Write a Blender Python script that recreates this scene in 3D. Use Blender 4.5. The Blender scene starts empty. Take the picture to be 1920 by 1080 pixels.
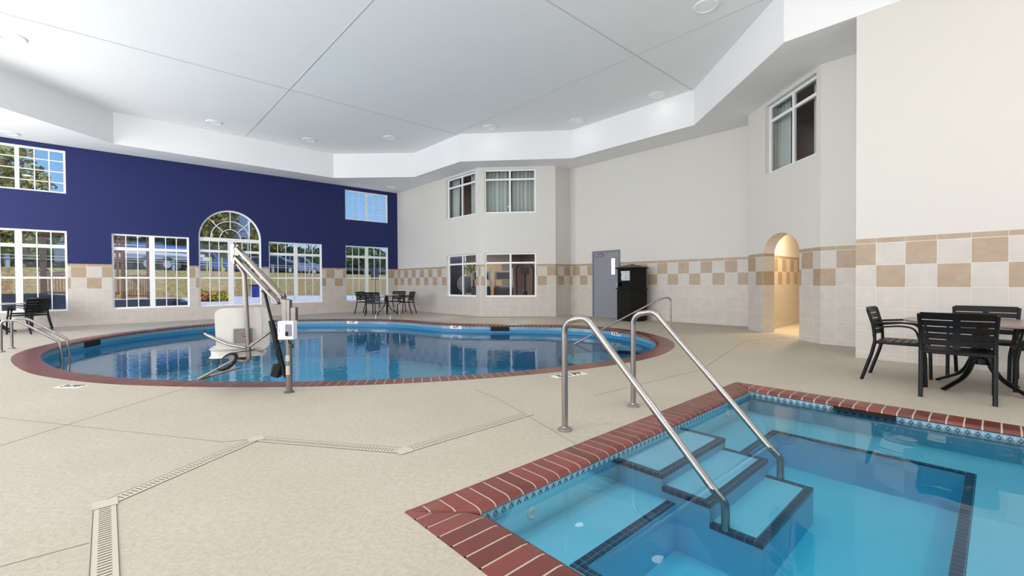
import bpy, bmesh, math, random
from mathutils import Vector, Matrix
random.seed(7)
S = bpy.context.scene
COL = S.collection
R = math.radians
# ------------------------------------------------------------------ camera
CAMH = 1.13
cd = bpy.data.cameras.new('camera'); cam = bpy.data.objects.new('camera', cd); COL.objects.link(cam)
cd.sensor_width = 36; cd.lens = 36 * 833 / 1920; cd.clip_end = 300; cd.clip_start = .02
yaw, pitch, roll = R(47.6), R(-.74), R(.376)
fw = Vector((math.cos(yaw) * math.cos(pitch), math.sin(yaw) * math.cos(pitch), math.sin(pitch)))
r0 = Vector((math.sin(yaw), -math.cos(yaw), 0)); u0 = r0.cross(fw)
rt = math.cos(roll) * r0 - math.sin(roll) * u0; up = math.sin(roll) * r0 + math.cos(roll) * u0
m3 = Matrix((rt, up, -fw)).transposed()
cam.matrix_world = Matrix.Translation((0, 0, CAMH)) @ m3.to_4x4()
S.camera = cam
# ------------------------------------------------------------------ colour
vs = S.view_settings
vs.view_transform = 'Standard'; vs.look = 'None'; vs.exposure = 0.0; vs.gamma = 1; vs.use_curve_mapping = False
S.cycles.max_bounces = 12; S.cycles.diffuse_bounces = 6; S.cycles.glossy_bounces = 4
S.cycles.transparent_max_bounces = 24; S.cycles.sample_clamp_indirect = 4
S.cycles.caustics_reflective = False; S.cycles.caustics_refractive = False
S.cycles.use_denoising = True
# ------------------------------------------------------------------ sky and sun
W = bpy.data.worlds.new('sky'); S.world = W; W.use_nodes = True
nt = W.node_tree; bg = nt.nodes['Background']
tc = nt.nodes.new('ShaderNodeTexCoord'); sx = nt.nodes.new('ShaderNodeSeparateXYZ'); cr = nt.nodes.new('ShaderNodeValToRGB')
nt.links.new(tc.outputs['Generated'], sx.inputs[0]); nt.links.new(sx.outputs[2], cr.inputs[0]); nt.links.new(cr.outputs[0], bg.inputs[0])
cr.color_ramp.elements[0].position = 0.0; cr.color_ramp.elements[0].color = (.62, .76, .9, 1)
cr.color_ramp.elements[1].position = .38; cr.color_ramp.elements[1].color = (.10, .33, .80, 1)
e = cr.color_ramp.elements.new(.14); e.color = (.26, .52, .88, 1)
bg.inputs[1].default_value = 1.0
ld = bpy.data.lights.new('sun', 'SUN'); ld.energy = 3.3; ld.angle = R(1.5); ld.color = (1, .95, .86)
sun = bpy.data.objects.new('sun', ld); COL.objects.link(sun); sun.rotation_euler = Vector((-.5, .25, -.82)).to_track_quat('-Z', 'Y').to_euler()
# fill lamps added behind invented tall windows in the unseen left-hand wall (x = -5)
FILL_WIN_L = [(-1.6, 1.5), (3.0, 6.1), (7.6, 10.7), (12.2, 15.3)]
for a, b in FILL_WIN_L:
    l = bpy.data.lights.new('daylight', 'AREA'); l.shape = 'RECTANGLE'; l.size = b - a - .1; l.size_y = 3.6; l.energy = 275 * (1.7 if a > 12 else 1); l.color = (.985, .99, 1)
    o = bpy.data.objects.new('window_daylight', l); COL.objects.link(o); o.location = (-5.25, (a + b) / 2, 2.4)
    o.rotation_euler = (0, R(-106), 0); l.size, l.size_y = l.size_y, l.size
for x in (-2.6, 1.6, 5.8):  # weaker fill lamps, added behind made-up windows in the unseen rear wall
    l = bpy.data.lights.new('daylight', 'AREA'); l.shape = 'RECTANGLE'; l.size = 2.8; l.size_y = 3.6; l.energy = 75; l.color = (1, .975, .94)
    o = bpy.data.objects.new('window_daylight', l); COL.objects.link(o); o.location = (x, -4.45, 2.4); o.rotation_euler = (R(108), 0, 0)
LAMP_W = 26
CORR_W = 60

# ================================================================== materials
def lin(r, g, b):
    f = lambda c: (c / 255) / 12.92 if c <= 10 else (((c / 255) + .055) / 1.055) ** 2.4
    return (f(r), f(g), f(b), 1)
class N:
    def __init__(s, name):
        s.m = bpy.data.materials.new(name); s.m.use_nodes = True; s.t = s.m.node_tree
        s.b = s.t.nodes['Principled BSDF']; s.out = s.t.nodes['Material Output']
    def n(s, typ, **k):
        x = s.t.nodes.new('ShaderNode' + typ)
        for a, v in k.items(): setattr(x, a, v)
        return x
    def l(s, a, b): s.t.links.new(a, b)
    def math(s, op, a, b=None, c=None):
        x = s.n('Math', operation=op)
        for i, v in enumerate((a, b, c)):
            if v is None: continue
            if isinstance(v, (int, float)): x.inputs[i].default_value = v
            else: s.l(v, x.inputs[i])
        return x.outputs[0]
    def mix(s, f, a, b):
        x = s.n('Mix', data_type='RGBA')
        for i, v in ((0, f), (6, a), (7, b)):
            if isinstance(v, (int, float, tuple)): x.inputs[i].default_value = v
            else: s.l(v, x.inputs[i])
        return x.outputs[2]
    def noise(s, scale, detail=4, vec=None, rough=.55):
        x = s.n('TexNoise'); x.inputs['Scale'].default_value = scale; x.inputs['Detail'].default_value = detail; x.inputs['Roughness'].default_value = rough
        if vec is None: vec = s.n('TexCoord').outputs['Object']
        s.l(vec, x.inputs['Vector']); return x.outputs['Fac']
    def ramp(s, f, p0, p1, c0=(0, 0, 0, 1), c1=(1, 1, 1, 1)):
        x = s.n('ValToRGB'); x.color_ramp.elements[0].position = p0; x.color_ramp.elements[1].position = p1
        x.color_ramp.elements[0].color = c0; x.color_ramp.elements[1].color = c1; s.l(f, x.inputs[0]); return x.outputs[0]
    def bump(s, h, strength, dist=.01):
        x = s.n('Bump'); x.inputs['Strength'].default_value = strength; x.inputs['Distance'].default_value = dist
        s.l(h, x.inputs['Height']); s.l(x.outputs[0], s.b.inputs['Normal']); return x.outputs[0]
def simple(name, col, rough=.5, metal=0, var=0, scale=8, bump=0, bscale=40, spec=.5, coat=0):
    k = N(name); c = lin(*col)
    if var:
        f = k.noise(scale); d = tuple(x * (1 - var) for x in c[:3]) + (1,); h = tuple(min(1, x * (1 + var)) for x in c[:3]) + (1,)
        k.l(k.mix(f, d, h), k.b.inputs['Base Color'])
    else: k.b.inputs['Base Color'].default_value = c
    k.b.inputs['Roughness'].default_value = rough; k.b.inputs['Metallic'].default_value = metal
    k.b.inputs['Specular IOR Level'].default_value = spec
    if coat: k.b.inputs['Coat Weight'].default_value = coat
    if bump: k.bump(k.noise(bscale, 3), bump)
    return k.m
M = {}
T = .313; RH = .31
def wall_mat(name, paint):
    k = N(name); uv = k.n('UVMap').outputs[0]; s = k.n('SeparateXYZ'); k.l(uv, s.inputs[0]); u, z = s.outputs[0], s.outputs[1]
    un = k.math('DIVIDE', u, T); colu = k.math('FLOOR', un); fu = k.math('FRACT', un)
    rn = k.math('DIVIDE', k.math('SUBTRACT', 1.65, z), RH); row = k.math('FLOOR', rn); fr = k.math('FRACT', rn)
    par = k.math('MODULO', k.math('ADD', k.math('ADD', colu, row), 40), 2)
    even = k.math('LESS_THAN', par, .5)
    inband = k.math('MULTIPLY', k.math('GREATER_THAN', row, -.5), k.math('LESS_THAN', row, 1.5))
    cap = k.math('GREATER_THAN', z, 1.65)
    tan = k.math('MAXIMUM', k.math('MULTIPLY', even, inband), cap)
    obj = k.n('TexCoord').outputs['Object']
    n1 = k.noise(7, 5, obj, .65); n2 = k.noise(1.3, 3, obj)
    wn = k.n('TexWhiteNoise', noise_dimensions='2D'); cc = k.n('CombineXYZ'); k.l(colu, cc.inputs[0]); k.l(row, cc.inputs[1]); k.l(cc.outputs[0], wn.inputs['Vector'])
    light = k.mix(n1, lin(180, 173, 163), lin(211, 206, 198)); light = k.mix(k.math('MULTIPLY', wn.outputs[0], .3), light, lin(206, 196, 186))
    tanc = k.mix(n1, lin(152, 130, 106), lin(186, 164, 139))
    tile = k.mix(tan, light, tanc)
    g = .014
    gu = k.math('LESS_THAN', fu, g * 1.1); gr = k.math('LESS_THAN', fr, g * 1.2)
    capl = k.math('LESS_THAN', k.math('ABSOLUTE', k.math('SUBTRACT', z, 1.65)), .003)
    grout = k.math('MAXIMUM', k.math('MAXIMUM', gu, k.math('MULTIPLY', gr, k.math('SUBTRACT', 1, cap))), capl)
    tile = k.mix(k.math('MULTIPLY', grout, .75), tile, lin(226, 220, 208))
    pc = k.mix(n2, tuple(x * .97 for x in lin(*paint)[:3]) + (1,), lin(*paint))
    up_ = k.math('GREATER_THAN', z, 1.72)
    k.l(k.mix(up_, tile, pc), k.b.inputs['Base Color'])
    k.l(k.math('ADD', k.math('MULTIPLY', up_, .3), .38), k.b.inputs['Roughness'])
    h = k.math('ADD', k.math('MULTIPLY', k.math('SUBTRACT', 1, k.math('MULTIPLY', grout, k.math('SUBTRACT', 1, up_))), .6), k.math('MULTIPLY', k.noise(60, 3, obj), .12))
    k.bump(h, .35, .004)
    return k.m
M['wall'] = wall_mat('cream_paint_over_tile', (217, 213, 207))
M['wallblue'] = wall_mat('blue_paint_over_tile', (16, 29, 90))
M['ceiling'] = simple('white_ceiling_plaster', (238, 238, 238), .9, var=.02, scale=1.5, bump=.1, bscale=60, spec=.2)
M['white'] = simple('white_vinyl', (240, 240, 240), .35)
M['reveal'] = simple('white_plaster_reveal', (226, 224, 222), .7)
M['lampdisc'] = simple('lamp_lens', (245, 245, 242), .5)
def deck():
    k = N('textured_concrete_deck'); o = k.n('TexCoord').outputs['Object']
    mp = k.n('Mapping'); mp.inputs['Scale'].default_value = (1, 1.5, 1); mp.inputs['Rotation'].default_value = (0, 0, .6); k.l(o, mp.inputs[0])
    a = k.noise(28, 5, mp.outputs[0], .65); b = k.noise(1.1, 4, o); c = k.noise(90, 3, o)
    sp = k.ramp(a, .42, .62)
    col = k.mix(b, lin(174, 165, 148), lin(194, 187, 173)); col = k.mix(k.math('MULTIPLY', sp, .38), col, lin(160, 147, 130))
    k.l(col, k.b.inputs['Base Color']); k.b.inputs['Roughness'].default_value = .55; k.b.inputs['Specular IOR Level'].default_value = .35
    k.bump(k.math('ADD', k.math('MULTIPLY', k.ramp(a, .40, .60), -1), k.math('MULTIPLY', c, .3)), .5, .004)
    return k.m
M['deck'] = deck()
def brick(name, c0, c1):
    k = N(name); at = k.n('Attribute', attribute_name='tone'); n = k.noise(18, 4)
    c = k.mix(at.outputs['Fac'], lin(*c0), lin(*c1)); c = k.mix(k.math('MULTIPLY', n, .35), c, lin(82, 44, 40))
    k.l(c, k.b.inputs['Base Color']); k.b.inputs['Roughness'].default_value = .3; k.b.inputs['Specular IOR Level'].default_value = .55
    k.bump(k.noise(70, 3), .15, .003); return k.m
M['brick'] = brick('terracotta_coping_brick', (100, 44, 37), (130, 62, 52))
M['mortar'] = simple('pale_mortar', (188, 174, 160), .9, var=.08, scale=30)
def mosaic():
    k = N('waterline_mosaic_tile'); uv = k.n('UVMap').outputs[0]; s = k.n('SeparateXYZ'); k.l(uv, s.inputs[0]); u, v = s.outputs[0], s.outputs[1]
    fu = k.math('FRACT', k.math('DIVIDE', u, .055)); fv = v
    du = k.math('ABSOLUTE', k.math('SUBTRACT', fu, .5)); dv = k.math('ABSOLUTE', k.math('SUBTRACT', fv, .5))
    dot = k.math('LESS_THAN', k.math('ADD', du, k.math('MULTIPLY', dv, .9)), .30)
    hole = k.math('LESS_THAN', k.math('ADD', du, dv), .10)
    edge = k.math('GREATER_THAN', dv, .42); g = k.math('GREATER_THAN', du, .47)
    n = k.noise(120, 2)
    c = k.mix(n, lin(100, 148, 164), lin(154, 184, 194)); c = k.mix(dot, c, lin(50, 94, 118)); c = k.mix(hole, c, lin(140, 190, 200))
    c = k.mix(edge, c, lin(60, 120, 140)); c = k.mix(g, c, lin(190, 205, 205))
    k.l(c, k.b.inputs['Base Color']); k.b.inputs['Roughness'].default_value = .15; return k.m
M['mosaic'] = mosaic()
M['plaster'] = simple('pool_plaster', (112, 204, 244), .7, var=.05, scale=2)
M['waterline'] = simple('blue_waterline_plaster', (48, 128, 172), .4, var=.05, scale=4)
M['spaplaster'] = simple('spa_plaster', (134, 204, 236), .7, var=.05, scale=3)
def navy():
    k = N('navy_step_tile'); o = k.n('TexCoord').outputs['Object']; b = k.n('TexBrick'); k.l(o, b.inputs['Vector'])
    b.offset = 0; b.inputs['Scale'].default_value = 1; b.inputs['Brick Width'].default_value = .05; b.inputs['Row Height'].default_value = .05; b.inputs['Mortar Size'].default_value = .0015
    b.inputs['Color1'].default_value = lin(30, 52, 82); b.inputs['Color2'].default_value = lin(38, 60, 92); b.inputs['Mortar'].default_value = lin(120, 150, 170)
    k.l(b.outputs[0], k.b.inputs['Base Color']); k.b.inputs['Roughness'].default_value = .3; return k.m
M['navy'] = navy()
def water(name, dens, col, bs, bst, rough=.015):
    k = N(name); k.t.nodes.remove(k.b); o = k.n('TexCoord').outputs['Object']
    n1 = k.n('TexNoise'); n1.inputs['Scale'].default_value = bs; n1.inputs['Detail'].default_value = 2; n1.inputs['Distortion'].default_value = .6; k.l(o, n1.inputs['Vector'])
    bp = k.n('Bump'); bp.inputs['Strength'].default_value = bst; bp.inputs['Distance'].default_value = .01; k.l(n1.outputs['Fac'], bp.inputs['Height'])
    fr = k.n('Fresnel'); fr.inputs['IOR'].default_value = 1.33; k.l(bp.outputs[0], fr.inputs['Normal'])
    gl = k.n('BsdfGlossy'); gl.inputs['Roughness'].default_value = rough; k.l(bp.outputs[0], gl.inputs['Normal'])
    tr = k.n('BsdfTransparent'); mx = k.n('MixShader'); k.l(fr.outputs[0], mx.inputs[0]); k.l(tr.outputs[0], mx.inputs[1]); k.l(gl.outputs[0], mx.inputs[2])
    k.l(mx.outputs[0], k.out.inputs['Surface'])
    va = k.n('VolumeAbsorption'); va.inputs['Color'].default_value = col; va.inputs['Density'].default_value = dens; k.l(va.outputs[0], k.out.inputs['Volume'])
    return k.m
M['water'] = water('pool_water', .13, (.05, .90, .97, 1), 5, .25)
M['spawater'] = water('spa_water', 1.05, (.06, .905, .955, 1), 3, .16)
def glass(name, tint=(1, 1, 1, 1), ior=1.45):
    k = N(name); k.t.nodes.remove(k.b); fr = k.n('Fresnel'); fr.inputs['IOR'].default_value = ior
    gl = k.n('BsdfGlossy'); gl.inputs['Roughness'].default_value = .005; tr = k.n('BsdfTransparent'); tr.inputs[0].default_value = tint
    mx = k.n('MixShader'); k.l(fr.outputs[0], mx.inputs[0]); k.l(tr.outputs[0], mx.inputs[1]); k.l(gl.outputs[0], mx.inputs[2]); k.l(mx.outputs[0], k.out.inputs['Surface'])
    return k.m
M['glass'] = glass('clear_window_glass', (.97, .98, .98, 1))
M['dimglass'] = glass('dim_interior_glass', (.92, .93, .93, 1), 1.2)
M['steel'] = simple('brushed_stainless_steel', (164, 160, 157), .26, 1, var=.04, scale=20)
M['steeldark'] = simple('weathered_stainless_steel', (138, 131, 124), .36, 1, var=.15, scale=9)
M['black'] = simple('black_powder_coat', (7, 7, 8), .4, var=.05, scale=20, spec=.3)
M['rubber'] = simple('black_rubber', (14, 14, 15), .7)
M['tabletop_red'] = simple('mauve_stone_tabletop', (134, 112, 108), .25, var=.12, scale=30)
M['tabletop_white'] = simple('pale_frosted_tabletop', (214, 218, 226), .12, var=.04, scale=20)
M['plastic'] = simple('white_seat_plastic', (204, 204, 197), .45, var=.03, scale=6)
M['boxwhite'] = simple('white_control_box', (222, 224, 232), .4)
M['boxgrey'] = simple('grey_control_panel', (120, 122, 134), .4)
M['strap'] = simple('black_webbing', (22, 22, 24), .85)
M['labelp'] = simple('worn_paper_label', (190, 176, 160), .8, var=.2, scale=60)
M['door'] = simple('blue_grey_door_paint', (136, 137, 146), .45, var=.02, scale=3)
M['doorframe'] = simple('grey_door_frame_paint', (116, 118, 128), .45)
M['towel'] = simple('white_towel', (222, 228, 234), .95, bump=.4, bscale=200)
M['curtain'] = simple('sage_grey_sheer_curtain', (196, 204, 200), .9, var=.08, scale=3)
M['roomdark'] = simple('dim_taupe_room_wall', (140, 124, 120), .9)
M['roomnavy'] = simple('navy_painted_panel', (26, 28, 48), .5)
M['panelwood'] = simple('tan_wood_panelling', (190, 162, 122), .6, var=.08, scale=3)
M['gymfloor'] = simple('dark_gym_floor', (60, 60, 64), .7)
M['gymblack'] = simple('gym_machine_black', (28, 30, 34), .4)
M['gymgrey'] = simple('gym_machine_grey', (170, 174, 178), .35)
M['gymscreen'] = simple('console_face', (58, 42, 42), .3)
M['ink'] = simple('black_lettering', (14, 14, 16), .5)
M['markwhite'] = simple('white_marker_tile', (228, 228, 222), .4)
M['joint'] = simple('dark_joint_line', (122, 110, 96), .9)
M['drain'] = simple('beige_drain_plastic', (190, 181, 166), .6)
M['slot'] = simple('dark_drain_slot', (100, 90, 78), .9)
M['seam'] = simple('ceiling_seam', (200, 200, 200), .9)
M['dark'] = simple('dark_recess', (18, 20, 24), .9)
M['corrfloor'] = simple('pale_corridor_floor', (222, 208, 184), .5, var=.04, scale=4)
# outdoor
def grass():
    k = N('dry_grass_bank'); o = k.n('TexCoord').outputs['Object']; a = k.noise(.45, 5, o, .6); b = k.noise(5, 6, o, .7)
    c = k.mix(k.ramp(a, .38, .62), lin(122, 132, 62), lin(164, 108, 70)); c = k.mix(k.ramp(b, .4, .66), c, lin(190, 170, 116))
    c = k.mix(k.ramp(k.noise(9, 4, o), .55, .7), c, lin(84, 88, 48))
    k.l(c, k.b.inputs['Base Color']); k.b.inputs['Roughness'].default_value = .95; k.bump(b, .8, .1); return k.m
M['grass'] = grass()
M['asphalt'] = simple('grey_asphalt', (150, 148, 148), .9, var=.08, scale=2)
M['paving'] = simple('pale_lot_paving', (198, 196, 204), .9, var=.06, scale=1)
M['retaining'] = simple('slate_blue_retaining_wall', (70, 76, 92), .8, var=.08, scale=2)
M['woodpost'] = simple('stained_brown_timber', (142, 92, 62), .7, var=.18, scale=4)
M['woodrail'] = simple('orange_brown_timber', (176, 122, 88), .7, var=.15, scale=4)
M['galv'] = simple('galvanised_guardrail', (196, 200, 204), .45, .4)
M['truckblue'] = simple('blue_truck_paint', (34, 78, 150), .3)
M['truckwhite'] = simple('white_truck_paint', (224, 224, 224), .35)
M['carblack'] = simple('black_car_paint', (24, 26, 34), .2)
M['carsilver'] = simple('silver_blue_car_paint', (132, 140, 158), .25, .3)
M['carglass'] = simple('dark_car_glass', (30, 36, 42), .1)
M['yellow'] = simple('yellow_bollard_paint', (226, 206, 52), .5)
M['binblue'] = simple('blue_bin_plastic', (48, 66, 160), .5)
M['signgrey'] = simple('dark_grey_sign', (84, 86, 92), .6)
M['signwhite'] = simple('white_sign_face', (222, 224, 236), .4)
M['house'] = simple('grey_house_siding', (166, 170, 176), .8)
M['roofm'] = simple('sage_roof_shingle', (134, 150, 140), .9)
def leaf(name, a, b):
    k = N(name); at = k.n('Attribute', attribute_name='tone'); k.l(k.mix(at.outputs['Fac'], lin(*a), lin(*b)), k.b.inputs['Base Color'])
    k.b.inputs['Roughness'].default_value = .6; k.b.inputs['Subsurface Weight'].default_value = 0; return k.m
M['leafg'] = leaf('green_foliage', (58, 92, 34), (132, 164, 66))
M['leafd'] = leaf('dark_green_foliage', (38, 70, 38), (94, 130, 58))
M['leafy'] = leaf('olive_autumn_foliage', (96, 112, 40), (186, 164, 74))
M['leafo'] = leaf('orange_shrub_foliage', (190, 110, 66), (226, 170, 110))
M['leafyl'] = leaf('yellow_green_shrub_foliage', (128, 150, 44), (230, 206, 70))
M['bark'] = simple('grey_brown_bark', (92, 78, 64), .9, var=.2, scale=6)

# ================================================================== mesh helpers
class MB:
    def __init__(s): s.v = []; s.f = []; s.mi = []; s.uv = {}; s.tone = []; s.t = 0.5; s.mm = 0
    def add(s, vs_, fs, uvs=None):
        o = len(s.v); s.v += [tuple(v) for v in vs_]; s.tone += [s.t] * len(vs_)
        for i, f in enumerate(fs):
            if uvs: s.uv[len(s.f)] = uvs[i]
            s.f.append(tuple(o + j for j in f)); s.mi.append(s.mm)
        return s
    def box(s, x0, x1, y0, y1, z0, z1, M4=None):
        p = [Vector((x, y, z)) for z in (z0, z1) for y in (y0, y1) for x in (x0, x1)]
        if M4 is not None: p = [M4 @ q for q in p]
        return s.add(p, [(0, 2, 3, 1), (4, 5, 7, 6), (0, 1, 5, 4), (2, 6, 7, 3), (0, 4, 6, 2), (1, 3, 7, 5)])
    def cbox(s, c, d, M4=None):
        return s.box(c[0] - d[0] / 2, c[0] + d[0] / 2, c[1] - d[1] / 2, c[1] + d[1] / 2, c[2] - d[2] / 2, c[2] + d[2] / 2, M4)
    def bar(s, a, b, w, h, upv=(0, 0, 1)):
        a, b = Vector(a), Vector(b); d = (b - a); L = d.length; d.normalize(); u = Vector(upv)
        sd = d.cross(u)
        if sd.length < 1e-4: sd = d.cross(Vector((0, 1, 0)))
        sd.normalize(); u2 = sd.cross(d); m = Matrix((d, sd, u2)).transposed().to_4x4(); m.translation = a
        return s.box(0, L, -w / 2, w / 2, -h / 2, h / 2, m)
    def tube(s, pts, r, n=12, cap=True, flat=None):
        pts = [Vector(p) for p in pts]; k = len(pts); rings = []
        t0 = (pts[1] - pts[0]).normalized(); a = t0.orthogonal().normalized()
        if flat: a = (Vector(flat) - t0 * t0.dot(Vector(flat))).normalized()
        for i in range(k):
            t = ((pts[min(i + 1, k - 1)] - pts[i]).normalized() + (pts[i] - pts[max(i - 1, 0)]).normalized())
            t = t.normalized() if t.length > 1e-6 else t0
            a = (a - t * a.dot(t)).normalized(); b = t.cross(a)
            ri = r[i] if isinstance(r, (list, tuple)) and len(r) == k and not flat else r
            ra, rb = (r if flat else (ri, ri))
            rings.append([pts[i] + a * math.cos(2 * math.pi * j / n) * ra + b * math.sin(2 * math.pi * j / n) * rb for j in range(n)])
        vs_ = [p for q in rings for p in q]; fs = [(i * n + j, i * n + (j + 1) % n, (i + 1) * n + (j + 1) % n, (i + 1) * n + j) for i in range(k - 1) for j in range(n)]
        if cap: fs += [tuple(reversed(range(n))), tuple((k - 1) * n + j for j in range(n))]
        return s.add(vs_, fs)
    def cyl(s, c, r, h, n=24, r2=None):
        c = Vector(c); r2 = r if r2 is None else r2
        return s.add([(c.x + q * math.cos(2 * math.pi * j / n), c.y + q * math.sin(2 * math.pi * j / n), c.z + z) for q, z in ((r, 0), (r2, h)) for j in range(n)],
                     [(j, (j + 1) % n, n + (j + 1) % n, n + j) for j in range(n)] + [tuple(reversed(range(n))), tuple(n + j for j in range(n))])
    def lathe(s, c, prof, n=24):
        c = Vector(c); k = len(prof)
        return s.add([(c.x + r * math.cos(2 * math.pi * j / n), c.y + r * math.sin(2 * math.pi * j / n), c.z + z) for r, z in prof for j in range(n)],
                     [(i * n + j, i * n + (j + 1) % n, (i + 1) * n + (j + 1) % n, (i + 1) * n + j) for i in range(k - 1) for j in range(n)])
    def build(s, name, mat, parent=None, bevel=0, smooth=True, kind=None, loc=None):
        me = bpy.data.meshes.new(name); me.from_pydata(s.v, [], s.f)
        mats = mat if isinstance(mat, (list, tuple)) else [mat]
        for q in mats: me.materials.append(q)
        me.polygons.foreach_set('material_index', s.mi)
        if s.uv:
            ul = me.uv_layers.new(name='UVMap')
            for p in me.polygons:
                q = s.uv.get(p.index)
                if q:
                    for li, c in zip(p.loop_indices, q): ul.data[li].uv = c
        if len(set(s.tone)) > 1:
            at = me.attributes.new('tone', 'FLOAT', 'POINT'); at.data.foreach_set('value', s.tone)
        if smooth:
            me.polygons.foreach_set('use_smooth', [True] * len(me.polygons)); me.update(); me.set_sharp_from_angle(angle=R(38))
        me.update(); o = bpy.data.objects.new(name, me); COL.objects.link(o)
        if parent: o.parent = parent
        if loc: o.location = loc
        if bevel:
            b = o.modifiers.new('bevel', 'BEVEL'); b.width = bevel; b.segments = 2; b.limit_method = 'ANGLE'; b.angle_limit = R(50)
        if kind: o['kind'] = kind
        return o
def fillet(pts, rad, n=7):
    pts = [Vector(p) for p in pts]; out = [pts[0]]
    rads = rad if isinstance(rad, (list, tuple)) else [rad] * (len(pts) - 2)
    for i in range(1, len(pts) - 1):
        p, a, b = pts[i], (pts[i - 1] - pts[i]), (pts[i + 1] - pts[i]); la, lb = a.length, b.length; a.normalize(); b.normalize()
        ang = a.angle(b); d = min(rads[i - 1] / math.tan(ang / 2), la * .49, lb * .49)
        A, B = p + a * d, p + b * d
        for k in range(n + 1):
            t = k / n; out.append(A * (1 - t) ** 2 + p * 2 * t * (1 - t) + B * t * t)
    out.append(pts[-1]); return out
def thing(name, label, cat, loc=(0, 0, 0), rz=0, group=None):
    o = bpy.data.objects.new(name, None); COL.objects.link(o); o.location = loc; o.rotation_euler = (0, 0, rz); o.empty_display_size = .1
    o['label'] = label; o['category'] = cat
    if group: o['group'] = group
    return o
def tag(o, label, cat, group=None):
    o['label'] = label; o['category'] = cat
    if group: o['group'] = group
    return o
def dup(root, loc, rz, label, group=None):
    r = root.copy(); COL.objects.link(r); r.location = loc; r.rotation_euler = (0, 0, rz); r['label'] = label
    if group: r['group'] = group
    for ch in list(root.children):
        c = ch.copy(); COL.objects.link(c); c.parent = r
        for g in ch.children:
            d = g.copy(); COL.objects.link(d); d.parent = c
    return r
def struct(o): o['kind'] = 'structure'; return o
def text_mesh(body, size, name, mat, parent, mw, bold=.0):
    c = bpy.data.curves.new(name, 'FONT'); c.body = body; c.size = size; c.align_x = 'CENTER'; c.align_y = 'CENTER'; c.extrude = .0015; c.offset = bold
    t = bpy.data.objects.new(name + '_tmp', c); COL.objects.link(t)
    me = bpy.data.meshes.new_from_object(t); bpy.data.objects.remove(t)
    o = bpy.data.objects.new(name, me); me.materials.clear(); me.materials.append(mat); COL.objects.link(o); o.parent = parent; o.matrix_local = mw
    return o

# ================================================================== room shell
SOF, TOP = 4.93, 5.79
CEN = Vector((3, 6, 0))
def ortho(p0, p1):
    p0, p1 = Vector((*p0, 0)), Vector((*p1, 0)); d = (p1 - p0).normalized(); n = Vector((d.y, -d.x, 0))
    return p0, d, n
def fill(loops, to3, flip_to=None):
    bm = bmesh.new(); es = []
    for lp in loops:
        vv = [bm.verts.new(to3(*q)) for q in lp]
        es += [bm.edges.new((vv[i], vv[(i + 1) % len(vv)])) for i in range(len(vv))]
    bmesh.ops.triangle_fill(bm, edges=es, use_beauty=True, use_dissolve=False)
    bm.verts.index_update(); out = []
    for f in bm.faces:
        vs_ = [v.co.copy() for v in f.verts]
        n = (vs_[1] - vs_[0]).cross(vs_[2] - vs_[0])
        if flip_to is not None and n.dot(flip_to) < 0: vs_.reverse()
        out.append(vs_)
    bm.free(); return out
def rect(u0, u1, z0, z1): return [(u0, z0), (u1, z0), (u1, z1), (u0, z1)]
def archloop(u0, u1, z0, zs, rise, n=20):
    c = (u0 + u1) / 2; a = (u1 - u0) / 2
    return [(u0, z0), (u1, z0)] + [(c + a * math.cos(math.pi * i / n), zs + rise * math.sin(math.pi * i / n)) for i in range(n + 1)]
def wall(name, p0, p1, holes=(), shift=0, mat='wall', th=.15, revmat=None, top=SOF, inward=None, tilerev=False):
    P0, d, n = ortho(p0, p1); L = (Vector((*p1, 0)) - P0).length
    if inward is None: inward = CEN
    if n.dot(P0 + d * L / 2 - Vector(inward)) < 0: n = -n        # outward
    mb = MB(); f3 = lambda u, z: P0 + d * u + Vector((0, 0, z))
    for tri in fill([rect(0, L, 0, top)] + [h for h in holes], f3, -n):
        mb.add(tri, [(0, 1, 2)], [[((v - P0).dot(d) + shift, v.z) for v in tri]])
    mb.mm = 1
    for tri in fill([rect(0, L, 0, top)] + [h for h in holes], lambda u, z: f3(u, z) + n * th, n): mb.add(tri, [(0, 1, 2)])
    e = [f3(0, 0), f3(L, 0), f3(L, top), f3(0, top)]
    for i in range(4):
        a, b = e[i], e[(i + 1) % 4]; mb.add([a, b, b + n * th, a + n * th], [(0, 1, 2, 3)])
    for h in holes:
        for i in range(len(h)):
            a, b = h[i], h[(i + 1) % len(h)]; A, B = f3(*a), f3(*b)
            if tilerev: mb.mm = 0
            mb.add([A, B, B + n * th, A + n * th], [(0, 1, 2, 3)], [[(.31, a[1]), (.31, b[1]), (.31 + th, b[1]), (.31 + th, a[1])]])
    o = mb.build(name, [M[mat], M[revmat or 'reveal']], smooth=False, kind='structure')
    return o, P0, d, n

# ---- blue window wall
BX0 = -5.0
def bu(x): return x - BX0
LOW = [(-2.58, -.78), (.13, 1.94), (4.21, 6.01), (6.92, 8.70)]
UPP = [(-2.58, -.78), (6.92, 8.70)]
AR = (2.19, 3.97)
holes = [rect(bu(a), bu(b), .43, 2.61) for a, b in LOW] + [rect(bu(a), bu(b), 3.63, 4.79) for a, b in UPP] + [archloop(bu(AR[0]), bu(AR[1]), .42, 2.64, .93, 28)]
holes += [rect(bu(-4.9), bu(-3.5), .43, 2.61)]
wall('wall_window_side', (BX0, 17.2), (9.15, 17.2), holes, shift=.10, mat='wallblue', th=.18)
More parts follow.
